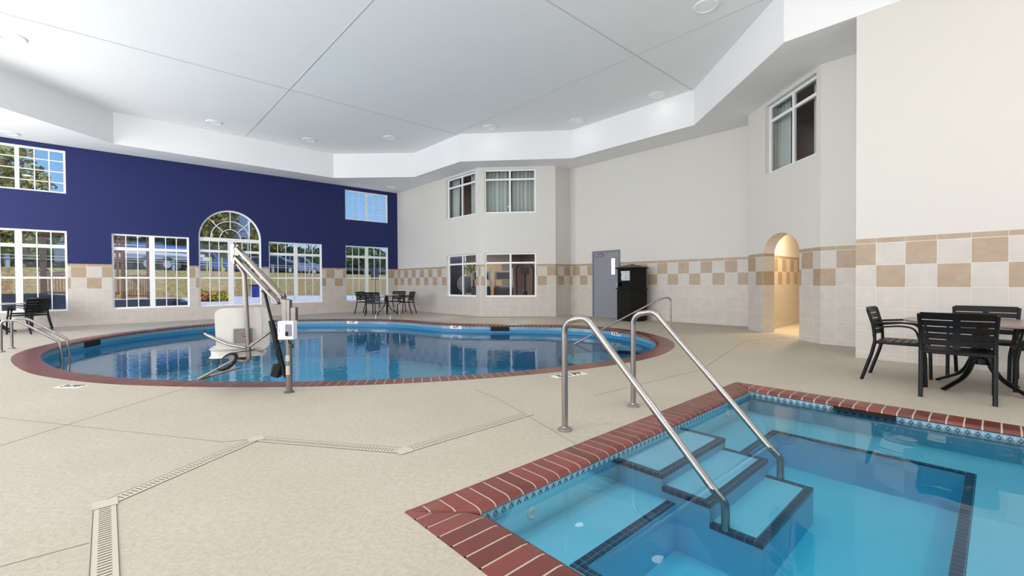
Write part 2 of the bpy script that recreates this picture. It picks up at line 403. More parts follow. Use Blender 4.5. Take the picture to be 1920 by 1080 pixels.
# ---- other walls
BK = [rect(17.2 - 13.55, 17.2 - 11.81, .65, 2.11), rect(17.2 - 13.53, 17.2 - 11.82, 3.42, 4.86)]
wk = wall('wall_end', (9.15, 17.2), (9.15, 11.6), BK, shift=.1)
bay = wall('wall_bay', (9.15, 11.6), (10.88, 9.78), [rect(.17, 1.87, .65, 2.10), rect(.17, 1.87, 3.41, 4.85)], shift=.284)
wall('wall_bay_return', (10.88, 9.8), (11.65, 9.8), shift=.2, inward=(11, 8, 0))
wall('wall_long', (11.65, 9.8), (11.65, 3.9), [rect(9.8 - 8.87, 9.8 - 7.83, -.0005, 2.11)] if False else [], shift=.546)
wall('wall_arch_return', (11.65, 3.9), (11.12, 3.9), shift=0, inward=(11, 5, 0))
aw = wall('wall_arch', (10.95, 3.9), (9.35, 2.13), [archloop(.595, 1.81, .002, 1.68, .42, 20), rect(.69, 2.27, 3.40, 4.85)], shift=0.0, th=.25, tilerev=True)
wall('wall_corner', (9.35, 2.13), (9.35, 1.4), shift=.4)
wall('wall_pier', (9.35, 1.4), (8.19, 1.4), shift=0, inward=(8.7, 3, 0))
wall('wall_right', (8.05, 1.4), (8.05, -4.2), shift=.086)
wall('wall_rear', (8.05, -4.2), (BX0, -4.2), [rect(8.05 - x - 1.45, 8.05 - x + 1.45, .5, 4.3) for x in (5.8, 1.6, -2.6)], shift=0)
for x in (-2.6, 1.6, 5.8):  # frames for the invented rear openings that let the fill in
    mb = MB()
    for dx in (-1.45, 0, 1.45): mb.box(x + dx - .04, x + dx + .04, -4.32, -4.24, .5, 4.3)
    for z in (.54, 2.6, 4.26): mb.box(x - 1.45, x + 1.45, -4.318, -4.242, z - .04, z + .04)
    mb.build('window_9', M['white'], kind='structure')
wall('wall_left', (BX0, -4.2), (BX0, 17.2), [rect(a + 4.2, b + 4.2, .5, 4.3) for a, b in FILL_WIN_L], shift=0)
for a, b in FILL_WIN_L:  # frames for the made-up left-hand windows, added with their fill lamps
    mb = MB()
    for y in (a, (a + b) / 2, b): mb.box(-5.12, -5.04, y - .04, y + .04, .5, 4.3)
    for z in (.54, 2.6, 4.26): mb.box(-5.12, -5.04, a, b, z - .04, z + .04)
    mb.build('window_9', M['white'], kind='structure')

# ---- ceiling: soffit ring, fascia, tray
outer = [(BX0, -4.2), (8.05, -4.2), (8.05, 1.4), (9.35, 1.4), (9.35, 2.13), (10.95, 3.9), (11.65, 3.9), (11.65, 9.8), (10.88, 9.8), (9.15, 11.6), (9.15, 17.2), (BX0, 17.2)]
tray = [(-3.7, -4.1), (8.04, -4.1), (8.04, 2.33), (10.63, 5.02), (10.63, 8.85), (8.25, 11.42), (8.22, 14.15), (6.1, 16.17), (.2, 16.1), (-3.7, 12.4)]
mb = MB()
for tri in fill([outer, tray], lambda x, y: Vector((x, y, SOF)), Vector((0, 0, -1))): mb.add(tri, [(0, 1, 2)])
for i in range(len(tray)):
    a, b = tray[i], tray[(i + 1) % len(tray)]
    mb.add([(*a, SOF), (*b, SOF), (*b, TOP), (*a, TOP)], [(0, 1, 2, 3)])
for tri in fill([tray], lambda x, y: Vector((x, y, TOP)), Vector((0, 0, -1))): mb.add(tri, [(0, 1, 2)])
mb.box(-5.2, 12, -4.4, 17.4, TOP + .02, TOP + .1)
mb.build('ceiling', M['ceiling'], smooth=False, kind='structure')
mb = MB(); z = TOP - .004
for a, b in [((-3.7, 11.5), (8.22, 11.5)), ((3.3, -4), (3.3, 16.1)), ((8.1, 2.45), (8.1, 11.5)), ((-3.7, 5.06), (10.6, 5.06))]:
    mb.bar((*a, z), (*b, z), .018, .006)
mb.build('trim_1', M['seam'], smooth=False, kind='structure')
for x, y, z0 in [(3.2, 16.11, SOF)]:
    pass

# ---- ceiling lights
LT = [(-1.24, 12.49, TOP), (2.35, 15.24, TOP), (4.92, 15.08, TOP), (6.77, 13.17, TOP), (8.55, 10.37 - .05, TOP), (10.11, 8.24, TOP), (10.23, 5.78, TOP), (7.56, 3.37, TOP),
      (-1.75, 16.62, SOF), (8.45, 16.3, SOF), (4.3, 8.3, TOP), (.4, 8.3, TOP), (-2.4, 7.0, TOP), (2.9, .5, TOP), (.2, 3.0, TOP), (-2.6, .5, TOP), (4.2, -2.6, TOP), (1.0, -2.8, TOP)]
where = ['nearest the left edge of the view', 'above the arched window', 'right of the one above the arched window', 'above the left end of the cream wall', 'above the bay windows', 'above the grey door', 'above the long cream wall', 'largest, near the top right of the view',
         'on the low soffit over the left window', 'on the low soffit in the far corner']
proto = None
for i, (x, y, z) in enumerate(LT):
    lab = 'round white ceiling light ' + (where[i] if i < 10 else 'added overhead for fill, with no fixture')
    if proto is None:
        proto = thing('ceiling_light', lab, 'ceiling light', (x, y, z), 0, 'round ceiling lights')
        mb = MB(); mb.lathe((0, 0, 0), [(.20, 0), (.20, -.012), (.185, -.022), (.165, -.022), (.16, -.012)], 36); mb.build('trim_ring', M['white'], proto)
        mb = MB(); mb.lathe((0, 0, 0), [(.162, -.013), (.1, -.019), (.001, -.021)], 36); mb.build('lens', M['lampdisc'], proto)
    elif i < 10: dup(proto, (x, y, z), 0, lab)
    l = bpy.data.lights.new('downlight', 'AREA'); l.shape = 'DISK'; l.size = .30; l.energy = LAMP_W * (.04 if i < 10 else 1.25); l.color = (1, .965, .91)  # lamps beyond the seen fixtures are added and stronger, with no fixture
    o = bpy.data.objects.new('lamp', l); COL.objects.link(o); o.location = (x, y, z - .03)

# ================================================================== pool and spa
outl = [(-1.13, 11.0), (-1.10, 10.2), (-.99, 9.46), (-.84, 8.75), (-.64, 8.1), (-.26, 7.28), (.12, 6.67), (.68, 5.99), (1.28, 5.39), (1.9, 4.88), (2.47, 4.5), (3.1, 4.15), (3.84, 3.84), (4.6, 3.6), (5.4, 3.46), (6.15, 3.46),
        (6.92, 3.64), (7.5, 3.9), (8.04, 4.28), (8.5, 4.8), (8.92, 5.56), (9.12, 6.3), (9.1, 7.1), (8.83, 7.85), (8.3, 8.66), (7.75, 9.3), (7.3, 9.95), (7.03, 10.7), (6.9, 11.7), (6.57, 12.73), (6.05, 13.5), (5.4, 14.25), (4.55, 14.95), (3.6, 15.35), (2.6, 15.4), (1.6, 15.1), (.75, 14.55), (.05, 13.85), (-.55, 12.95), (-.95, 11.95)]
def closed_spline(p, step):
    n = len(p); P_ = [Vector((*q, 0)) for q in p]; d = []
    for i in range(n):
        a, b, c, e_ = P_[i - 1], P_[i], P_[(i + 1) % n], P_[(i + 2) % n]
        for k in range(12):
            t = k / 12; d.append(.5 * ((2 * b) + (c - a) * t + (2 * a - 5 * b + 4 * c - e_) * t * t + (3 * b - a - 3 * c + e_) * t ** 3))
    for _ in range(30): d = [(d[i - 1] + d[i] * 2 + d[(i + 1) % len(d)]) / 4 for i in range(len(d))]
    acc = [0]
    for i in range(len(d)): acc.append(acc[-1] + (d[(i + 1) % len(d)] - d[i]).length)
    L = acc[-1]; m = round(L / step); out = []; j = 0
    for i in range(m):
        s_ = L * i / m
        while acc[j + 1] < s_: j += 1
        t = (s_ - acc[j]) / (acc[j + 1] - acc[j]); out.append(d[j].lerp(d[(j + 1) % len(d)], t))
    return out
PO = closed_spline(outl, .105)
def offs(loop, w):
    n = len(loop); o = []
    for i in range(n):
        t = (loop[(i + 1) % n] - loop[i - 1]).normalized(); nn = Vector((-t.y, t.x, 0)); o.append(loop[i] + nn * w)
    return o
def inward_ok(loop): # orientation: inside on the left for ccw
    return sum(loop[i - 1].x * loop[i].y - loop[i].x * loop[i - 1].y for i in range(len(loop))) > 0
if not inward_ok(PO): PO.reverse()
PI_ = offs(PO, .32)
NOSE = [(0, 0), (.80, 0), (.92, -.006), (.985, -.02), (1.0, -.034), (.97, -.046), (.93, -.05)]
def coping(name, O, I, bricks, gap, depth, parent=None):
    """O, I: lists of matching outer / inner points of a closed or open run; one brick per segment"""
    mb = MB(); ms = MB()
    for (a, b, c, d_) in bricks:          # a,b outer ; c,d inner (a-c, b-d pair)
        mb.t = random.random()
        g = gap / 2
        la, li = (b - a).normalized(), (d_ - c).normalized() if (d_ - c).length > 1e-4 else (b - a).normalized()
        A, B, C_, D = a + la * g, b - la * g, c + li * g, d_ - li * g
        if (d_ - c).length < gap * 1.2: C_ = D = (c + d_) / 2
        ring = []
        for t, z_ in NOSE:
            ring.append((A.lerp(C_, t) + Vector((0, 0, z_ * depth / .05 + .002)), B.lerp(D, t) + Vector((0, 0, z_ * depth / .05 + .002))))
        low = Vector((0, 0, -depth)); ring.append((A + low, B + low)); k = len(ring)
        vs_ = [r[0] for r in ring] + [r[1] for r in ring]
        mb.add(vs_, [(i, i + 1, k + i + 1, k + i) for i in range(k - 1)] + [tuple(reversed(range(k))), tuple(range(k, 2 * k))] + [(k - 1, 0, k, 2 * k - 1)])
        ring = [(a.lerp(c, t * .99) + Vector((0, 0, z_ * depth / .05)), b.lerp(d_, t * .99) + Vector((0, 0, z_ * depth / .05))) for t, z_ in NOSE]
        k = len(ring); ms.add([r[0] for r in ring] + [r[1] for r in ring], [(i, i + 1, k + i + 1, k + i) for i in range(k - 1)])
    root = mb.build(name, M['brick'], parent); ms.build('mortar', M['mortar'], root)
    return root
n = len(PO)
cp = coping('pool_coping', PO, PI_, [(PO[i], PO[(i + 1) % n], PI_[i], PI_[(i + 1) % n]) for i in range(n)], .010, .05)
tag(cp, 'curved red-brown brick coping running round the large free-form pool', 'pool coping')
WZ = -.21; PD = -1.15
def shell(name, loop, zs, mats, extra=None):
    """vertical bands: zs list, mats list of indices"""
    mb = MB(); n = len(loop); acc = [0]
    for i in range(n): acc.append(acc[-1] + (loop[(i + 1) % n] - loop[i]).length)
    for b in range(len(zs) - 1):
        mb.mm = mats[b]
        for i in range(n):
            a, c = loop[i], loop[(i + 1) % n]
            mb.add([(a.x, a.y, zs[b]), (c.x, c.y, zs[b]), (c.x, c.y, zs[b + 1]), (a.x, a.y, zs[b + 1])], [(0, 1, 2, 3)], [[(acc[i], 1), (acc[i + 1], 1), (acc[i + 1], 0), (acc[i], 0)]])
    return mb
PW = offs(PO, .305)
mb = shell('pool', PW, [-.03, -.045, -.125, -.24, PD], [1, 0, 2, 1])
mb.mm = 1
for tri in fill([[(p.x, p.y) for p in PW]], lambda x, y: Vector((x, y, PD)), Vector((0, 0, 1))): mb.add(tri, [(0, 1, 2)])
mb.build('floor_pool_basin', [M['mosaic'], M['plaster'], M['waterline']], kind='structure')
def waterbody(name, loop, z, zb, mat):
    mb = MB(); n = len(loop)
    for tri in fill([[(p.x, p.y) for p in loop]], lambda x, y: Vector((x, y, z)), Vector((0, 0, 1))): mb.add(tri, [(0, 1, 2)])
    for tri in fill([[(p.x, p.y) for p in loop]], lambda x, y: Vector((x, y, zb)), Vector((0, 0, -1))): mb.add(tri, [(0, 1, 2)])
    for i in range(n):
        a, c = loop[i], loop[(i + 1) % n]; mb.add([(a.x, a.y, z), (a.x, a.y, zb), (c.x, c.y, zb), (c.x, c.y, z)], [(0, 1, 2, 3)])
    bm = bmesh.new(); tmp = mb.build(name, mat, smooth=False); bm.from_mesh(tmp.data); bmesh.ops.remove_doubles(bm, verts=bm.verts, dist=1e-4); bmesh.ops.recalc_face_normals(bm, faces=bm.faces); bm.to_mesh(tmp.data); bm.free()
    return tmp
pw = waterbody('pool_water', offs(PO, .300), WZ, PD - .03, M['water'])
tag(pw, 'clear blue water filling the large free-form pool', 'water'); pw['kind'] = 'stuff'
# submerged round seat and steps at the right end of the pool
def disc_step(name, c, r, z, label, clip=None):
    mb = MB(); mb.cyl((*c, PD), r, z - PD, 48); o = mb.build(name, M['plaster'])
    mt = MB(); mt.lathe((*c, z), [(r + .004, -.06), (r + .004, .004), (r - .05, .004), (r - .05, .001)], 48); mt.build('edge_tile', M['navy'], o)
    return tag(o, label, 'pool step')
disc_step('round_pool_step', (8.02, 5.35), .46, -.27, 'small round underwater step with a dark tile rim at the right end of the pool')
disc_step('wide_pool_step', (7.75, 5.55), 1.0, -.5, 'wide round underwater step beneath the smaller one at the right end of the pool')

# ---- spa
sx0, sx1, sy0, sy1 = 1.07, 5.17, -.52, 1.97
ix0, ix1, iy0, iy1 = 1.36, 4.93, -.28, 1.73
br = []
def run(o0, o1, i0, i1, n_):
    o0, o1, i0, i1 = [Vector((*q, 0)) for q in (o0, o1, i0, i1)]
    for k in range(n_):
        a, b = k / n_, (k + 1) / n_; br.append((o0.lerp(o1, a), o0.lerp(o1, b), i0.lerp(i1, a), i0.lerp(i1, b)))
def straight(o0, o1, i0, i1, pitch):
    """bricks square to the edge; mitred ends cut along the corner diagonal"""
    o0, o1, i0, i1 = [Vector((*q, 0)) for q in (o0, o1, i0, i1)]
    L = (o1 - o0).length; d = (o1 - o0).normalized(); s0 = (i0 - o0).dot(d); s1 = (i1 - o0).dot(d); w = (i0 - o0) - d * s0
    n_ = round(L / pitch); p = L / n_
    for k in range(n_):
        a, b = k * p, (k + 1) * p
        pa, pb = o0 + d * a, o0 + d * b
        # parameter depth limit at the mitre
        fa = min(1, a / s0) if s0 > 0 else 1; fb = min(1, b / s0) if s0 > 0 else 1
        ea, eb = L - s1, L - s1
        ga = min(1, (L - a) / (L - s1)); gb = min(1, (L - b) / (L - s1))
        qa = pa + w * min(fa, ga); qb = pb + w * min(fb, gb)
        if b <= s0 + .001 or a < s0: qa = pa + w * max(.02, min(fa, ga)); qb = pb + w * max(.02, min(fb, gb))
        if (L - b) < (L - s1): qb = pb + w * max(.02, min(fb, gb)); qa = pa + w * max(.02, min(fa, ga))
        br.append((pa, pb, qa, qb))
straight((sx0, sy1), (sx0, sy0), (ix0, iy1), (ix0, iy0), .098)
straight((sx0, sy0), (sx1, sy0), (ix0, iy0), (ix1, iy0), .098)
straight((sx1, sy0), (sx1, sy1), (ix1, iy0), (ix1, iy1), .098)
straight((sx1, sy1), (sx0, sy1), (ix1, iy1), (ix0, iy1), .098)
cs = coping('spa_coping', None, None, br, .011, .036)
tag(cs, 'straight red-brown brick coping framing the rectangular spa in the foreground', 'spa coping')
SW = -.063; SD = -.52; BZ = -.235
V = lambda x, y: Vector((x, y, 0))
sl = [V(ix0 - .012, iy0 - .012), V(ix1 + .012, iy0 - .012), V(ix1 + .012, iy1 + .012), V(ix0 - .012, iy1 + .012)]
mb = shell('spa', sl, [-.026, -.10, BZ], [0, 1])
pit = (1.68, 4.42, .15, 1.33)
mb.mm = 1
X0, X1, Y0, Y1 = ix0 - .012, ix1 + .012, iy0 - .012, iy1 + .012
a0, a1, b0, b1 = pit
for q in [(X0, X1, Y0, b0), (X0, X1, b1, Y1), (X0, a0, b0, b1), (a1, X1, b0, b1)]:
    mb.add([(q[0], q[2], BZ), (q[1], q[2], BZ), (q[1], q[3], BZ), (q[0], q[3], BZ)], [(0, 1, 2, 3)])
for p, q in [((a0, b0), (a1, b0)), ((a1, b0), (a1, b1)), ((a1, b1), (a0, b1)), ((a0, b1), (a0, b0))]:
    mb.add([(*p, BZ), (*q, BZ), (*q, SD), (*p, SD)], [(0, 1, 2, 3)])
mb.add([(a0, b0, SD), (a1, b0, SD), (a1, b1, SD), (a0, b1, SD)], [(0, 1, 2, 3)])
mb.build('floor_spa_basin', [M['mosaic'], M['spaplaster']], smooth=False, kind='structure')
mb = MB(); w = .055
for q in [(a0 - w, a1 + w, b0 - w, b0), (a0 - w, a1 + w, b1, b1 + w), (a0 - w, a0, b0, b1), (a1, a1 + w, b0, b1)]:
    mb.box(q[0], q[1], q[2], q[3], BZ - .004, BZ + .003)
mb.build('trim_2', M['navy'], smooth=False, kind='structure')
swl = [V(ix0 - .004, iy0 - .004), V(ix1 + .004, iy0 - .004), V(ix1 + .004, iy1 + .004), V(ix0 - .004, iy1 + .004)]
sw = waterbody('spa_water', swl, SW, SD - .03, M['spawater']); tag(sw, 'bright turquoise water filling the rectangular spa', 'water'); sw['kind'] = 'stuff'
sb = thing('spa_steps', 'underwater spa steps edged in dark navy tile beneath the two handrails', 'steps', (3.04, 1.73, SD))
for k, (y0, y1, z_) in enumerate([(1.42, 1.74, -.09), (1.12, 1.42, -.165), (.84, 1.12, -.28)]):
    mb = MB(); x0, x1 = 2.56 - 3.04, 3.52 - 3.04; zb = 0 if k else 0
    mb.box(x0, x1, y0 - 1.73, y1 - 1.73, 0, z_ - SD); o = mb.build('step', M['spaplaster'], sb)
    mt = MB(); t = .045; zz = z_ - SD
    mt.box(x0 - .002, x1 + .002, y0 - 1.732, y0 - 1.73 + t, zz - .022, zz + .003); mt.box(x0 - .002, x0 + t, y0 - 1.732 + t, y1 - 1.73, zz - .022, zz + .003); mt.box(x1 - t, x1 + .002, y0 - 1.732 + t, y1 - 1.73, zz - .022, zz + .003)
    mt.build('edge_tile', M['navy'], o, smooth=False)
for x, y, z_, lab in [(1.72, 1.73, -.15, 'left'), (4.35, 1.73, -.13, 'right')]:
    mb = MB(); m4 = Matrix.Translation((x, y + .01, z_)) @ Matrix.Rotation(R(90), 4, 'X')
    prof = [(.036, .0), (.036, .008), (.022, .014), (.012, .008), (.001, .01)]
    b2 = MB(); b2.lathe((0, 0, 0), prof, 20); mb.add([m4 @ Vector(q) for q in b2.v], b2.f)
    tag(mb.build('spa_jet', M['white']), 'round white jet fitting in the spa wall %s of the handrails' % lab, 'jet fitting')
mb = MB(); mb.box(4.92, 4.945, .58, 1.02, -.06, -.03)
tag(mb.build('spa_skimmer', M['dark']), 'dark skimmer slot under the far coping of the spa', 'skimmer')

# ---- deck
dl = [(BX0, -4.2), (8.05, -4.2), (8.05, 1.4), (9.35, 1.4), (9.35, 2.13), (10.95, 3.9), (11.65, 3.9), (11.65, 9.8), (10.88, 9.8), (9.15, 11.6), (9.15, 17.2), (BX0, 17.2)]
mb = MB()
for tri in fill([dl, [(p.x, p.y) for p in offs(PO, .02)], [(sx0 + .01, sy0 + .01), (sx1 - .01, sy0 + .01), (sx1 - .01, sy1 - .01), (sx0 + .01, sy1 - .01)]], lambda x, y: Vector((x, y, 0)), Vector((0, 0, 1))): mb.add(tri, [(0, 1, 2)])
mb.build('floor', M['deck'], smooth=False, kind='structure')
mb = MB()
for pts in [[(-5, .3), (-.57, 4.74), (.17, 5.51), (.66, 6.0)], [(-5, 2.78), (-.33, 2.70), (-.07, 2.68)], [(2.86, 3.75), (2.80, 3.3), (2.59, 2.6), (2.4, 1.98)], [(3.55, 2.7), (5.6, 2.55), (8.8, 3.2), (9.9, 2.8)], [(-4, 6.1), (-.69, 5.76), (.60, 3.74), (.74, 3.67)]]:
    for a, b in zip(pts, pts[1:]): mb.bar((*a, .0), (*b, .0), .004, .003)
mb.build('trim_3', M['joint'], smooth=False, kind='structure')
dpts = [(-.02, .6), (-.02, 3.1), (.79, 3.64), (1.46, 2.69), (2.68, 2.71)]
dr = tag(MB().add([], []).build('trench_drain', M['drain']), 'narrow beige slotted trench drain zigzagging across the deck', 'drain') if False else None
mb = MB(); ms = MB()
for a, b in zip(dpts, dpts[1:]):
    mb.bar((*a, .0005), (*b, .0005), .085, .003)
    A, B = Vector((*a, 0)), Vector((*b, 0)); d = (B - A).normalized(); L = (B - A).length; nn = Vector((-d.y, d.x, 0))
    ang = math.atan2(nn.y, nn.x)
    for k in range(1, int(L / .024)):
        c = A + d * k * .024; ms.cbox((0, 0, .0028), (.045, .006, .001), Matrix.Translation(c) @ Matrix.Rotation(ang, 4, 'Z'))
    for sgn in (-1, 1): ms.bar(A + nn * .0435 * sgn + Vector((0, 0, .0015)), B + nn * .0435 * sgn + Vector((0, 0, .0015)), .003, .003)
for p in dpts[1:-1]: mb.cbox((p[0], p[1], .0042), (.10, .10, .001))
dr = tag(mb.build('trench_drain', M['drain'], smooth=False), 'narrow beige slotted trench drain zigzagging across the deck', 'drain')
ms.build('drain_slots', M['slot'], dr, smooth=False)
# depth markers
def marker(x, y, z, ang, txt, label, wall_=False, w=.42, h=.12, ts=.12):
    t = thing('depth_marker', label, 'depth marker', (x, y, z), ang, 'pool depth markers')
    rot = Matrix.Rotation(R(90), 4, 'X') if wall_ else Matrix.Identity(4)
    mb = MB(); mb.box(-w / 2, w / 2, -h / 2, h / 2, -.002, .003, rot); mb.build('tile_plate', M['markwhite'], t, smooth=False)
    text_mesh(txt, ts, 'lettering', M['ink'], t, rot @ Matrix.Translation((0, 0, .0045)), .003)
marker(4.13, 3.50, .002, math.atan2(-.19, .34) + .25, '3 ½ FT', 'white depth marker on the deck reading 3 ½ FT, behind the left spa handrail', w=.46)
marker(-.30, 6.95, .002, math.atan2(-1, .95), '3 FT', 'white depth marker set in the deck at the left of the pool', w=.3)
def wmark(px_i, txt, label):
    p = PW[px_i]; q = PW[(px_i + 1) % len(PW)]; t = (q - p).normalized(); nn = Vector((-t.y, t.x, 0))
    ang = math.atan2(-t.y, -t.x)
    marker(p.x + nn.x * .004, p.y + nn.y * .004, -.083, ang, txt, label, True, .36, .088, .09)
def nearest(x, y): return min(range(len(PW)), key=lambda i: (PW[i].x - x) ** 2 + (PW[i].y - y) ** 2)
wmark(nearest(8.7, 5.95), '3 ½ FT', 'white waterline marker reading 3 ½ FT at the right end of the pool')
wmark(nearest(7.2, 10.0), '4 FT', 'small white waterline marker below the corner of the bay wall')
wmark(nearest(5.6, 13.5), '5 FT', 'small white waterline marker left of the far pool ladder')
for i, (x, y) in enumerate([(-.25, 12.9), (7.75, 8.9)]):
    k = nearest(x, y); p = PW[k]; q = PW[(k + 1) % len(PW)]; t = (q - p).normalized(); nn = Vector((-t.y, t.x, 0)); mb = MB()
    mb.bar(p - t * .25 + nn * .003 + Vector((0, 0, -.105)), p + t * .25 + nn * .003 + Vector((0, 0, -.105)), .02, .11)
    tag(mb.build('pool_skimmer', M['dark']), 'dark skimmer opening in the far pool wall ' + ('at the left, near the pool ladder' if i == 0 else 'below the bay windows'), 'skimmer')

# ================================================================== windows
def frame_local(p0, d, n, inset):
    m = Matrix((d, n, Vector((0, 0, 1)))).transposed().to_4x4(); m.translation = p0 + n * inset; return m   # local x along wall, y outward, z up
WN = [0]
def window(p0, p1, u0, u1, z0, z1, style, inset=.07, glassm='glass', inward=None):
    WN[0] += 1
    P0, d, nn = ortho(p0, p1)
    if inward is None: inward = CEN
    if nn.dot(P0 + d - Vector(inward)) < 0: nn = -nn
    m = frame_local(P0, d, nn, inset); mb = MB(); fr = .045 if style != 'inner' else .05; dp = .05
    bx = lambda a, b, c, e, dd=dp: mb.box(a, b, 0 - (dd - dp) / 2, dd, c, e, m)
    if style != 'arch':
        bx(u0, u1, z0, z0 + fr); bx(u0, u1, z1 - fr, z1); bx(u0, u0 + fr, z0 + fr, z1 - fr); bx(u1 - fr, u1, z0 + fr, z1 - fr)
    c = (u0 + u1) / 2; t = .011
    def grid(a, b, lo, hi, nc, rows):
        for k in range(1, nc): x = a + (b - a) * k / nc; mb.box(x - t, x + t, .012, .036, lo, hi, m)
        for zz in rows: mb.box(a, b, .014, .034, zz - t, zz + t, m)
    if style == 'lower':
        bx(c - .065, c + .065, z0 + fr, z1 - fr); bx(u0 + fr, u1 - fr, 2.14, 2.23, dp + .004)
        for a, b in ((u0 + fr, c - .065), (c + .065, u1 - fr)):
            grid(a, b, z0 + fr, 2.14, 3, []); grid(a, b, 2.23, z1 - fr, 3, []); mb.box(a, b, 0, .045, 1.31, 1.36, m)
    if style == 'upper':
        bx(c - .04, c + .04, z0 + fr, z1 - fr)
        for a, b in ((u0 + fr, c - .04), (c + .04, u1 - fr)): grid(a, b, z0 + fr, z1 - fr, 3, [z0 + (z1 - z0) * k / 4 for k in (1, 2, 3)])
    if style == 'inner':
        zt = z0 + (z1 - z0) * .775
        bx(c - .03, c + .03, z0 + fr, z1 - fr); bx(u0 + fr, u1 - fr, zt - .03, zt + .03, dp + .004)
    if style == 'arch':
        zs, rise = 2.64, .93; a_ = (u1 - u0) / 2
        bx(u0, u1, z0, z0 + fr); bx(u0, u0 + fr, z0 + fr, zs); bx(u1 - fr, u1, z0 + fr, zs)
        bx(u0 + fr, u1 - fr, 2.53, 2.65, dp + .006); bx(c - .08, c + .08, z0 + fr, 2.53); bx(u0 + fr, u1 - fr, 2.17, 2.25, dp + .004)
        for a, b in ((u0 + fr, c - .08), (c + .08, u1 - fr)):
            grid(a, b, z0 + fr, 2.17, 3, []); grid(a, b, 2.25, 2.53, 3, []); mb.box(a, b, 0, .045, 1.31, 1.36, m)
        def arc(s, r_):
            pts = [m @ Vector((c + a_ * s * math.cos(math.pi * i / 32), .025, zs + rise * s * math.sin(math.pi * i / 32))) for i in range(33)]
            for q in range(32): mb.bar(pts[q], pts[q + 1], r_[0], r_[1], tuple((pts[q] - m @ Vector((c, .025, zs))).normalized()))
        arc(.975, (.05, .045)); arc(.62, (.022, .022)); arc(.33, (.022, .022))
        for th in (45, 90, 135):
            e1 = (math.cos(R(th)), math.sin(R(th)))
            mb.bar(m @ Vector((c + a_ * .33 * e1[0], .025, zs + rise * .33 * e1[1])), m @ Vector((c + a_ * .96 * e1[0], .025, zs + rise * .96 * e1[1])), .022, .022)
    root = mb.build('window_%d' % WN[0], M['white'], smooth=False, kind='structure')
    g = MB(); loop = rect(u0 + .01, u1 - .01, z0 + .01, z1 - .01) if style != 'arch' else archloop(u0 + .02, u1 - .02, z0 + .02, 2.64, .90, 28)
    for tri in fill([loop], lambda x, z_: m @ Vector((x, .025, z_)), -nn): g.add(tri, [(0, 1, 2)])
    g.build('glass_pane', M[glassm], root, smooth=False)
    return root, m
for a, b in LOW + [(-4.9, -3.5)]: window((BX0, 17.2), (9.15, 17.2), bu(a), bu(b), .43, 2.61, 'lower')
for a, b in UPP: window((BX0, 17.2), (9.15, 17.2), bu(a), bu(b), 3.63, 4.79, 'upper')
window((BX0, 17.2), (9.15, 17.2), bu(AR[0]), bu(AR[1]), .42, 2.64, 'arch')
window((9.15, 17.2), (9.15, 11.6), 3.65, 5.39, .65, 2.11, 'inner', .09, 'dimglass')
window((9.15, 17.2), (9.15, 11.6), 3.67, 5.38, 3.42, 4.86, 'inner', .09, 'dimglass')
BP = ((9.15, 11.6), (10.88, 9.78))
window(*BP, .17, 1.87, .65, 2.10, 'inner', .05, 'dimglass')
window(*BP, .17, 1.87, 3.41, 4.85, 'inner', .05, 'dimglass')

window((10.95, 3.9), (9.35, 2.13), .69, 2.27, 3.40, 4.85, 'inner', .09, 'dimglass')

# ---- rooms behind the interior windows
def room(name, poly, z0, z1, wm, fm, cm):
    mb = MB(); n_ = len(poly)
    for tri in fill([poly], lambda x, y: Vector((x, y, z0)), Vector((0, 0, 1))): mb.add(tri, [(0, 1, 2)])
    mb.mm = 1
    for tri in fill([poly], lambda x, y: Vector((x, y, z1)), Vector((0, 0, -1))): mb.add(tri, [(0, 1, 2)])
    mb.mm = 2
    for i in range(n_ - 1): mb.add([(*poly[i], z0), (*poly[i + 1], z0), (*poly[i + 1], z1), (*poly[i], z1)], [(0, 1, 2, 3)])
    mb.build(name, [M[fm], M[cm], M[wm]], smooth=False, kind='structure')
def plight(loc, e, col=(1, .93, .84), size=.3):
    l = bpy.data.lights.new('room_lamp', 'AREA'); l.shape = 'DISK'; l.size = size; l.energy = e; l.color = col
    o = bpy.data.objects.new('room_lamp', l); COL.objects.link(o); o.location = loc; return o
gp = [(11.05, 9.97), (14.6, 9.97), (14.6, 15.2), (9.31, 15.2)]
room('wall_gym', gp, .02, 2.55, 'roomdark', 'gymfloor', 'roomdark')
room('wall_guest_room', [(11.05, 9.97), (13.6, 9.97), (13.6, 15.2), (9.31, 15.2)], 2.9, 5.2, 'roomdark', 'gymfloor', 'roomdark')
room('wall_upper_room', [(11.1, 3.74), (13.3, 3.74), (13.3, .6), (9.52, .6)], 2.9, 5.2, 'roomdark', 'gymfloor', 'roomdark')
mb = MB()
for a, b in [((9.4, 15.15), (13.2, 15.15))]: mb.bar((*a, 1.0), (*b, 1.0), .03, 1.96)
mb.build('trim_4', M['panelwood'], smooth=False, kind='structure')
plight((10.9, 12.2, 2.5), 40); plight((12.6, 13.6, 2.5), 50); plight((10.2, 14.2, 2.5), 25); plight((10.6, 13.2, 5.15), 30); plight((11.4, 2.4, 5.15), 20)  # unseen lamps added so these rooms show through the glass
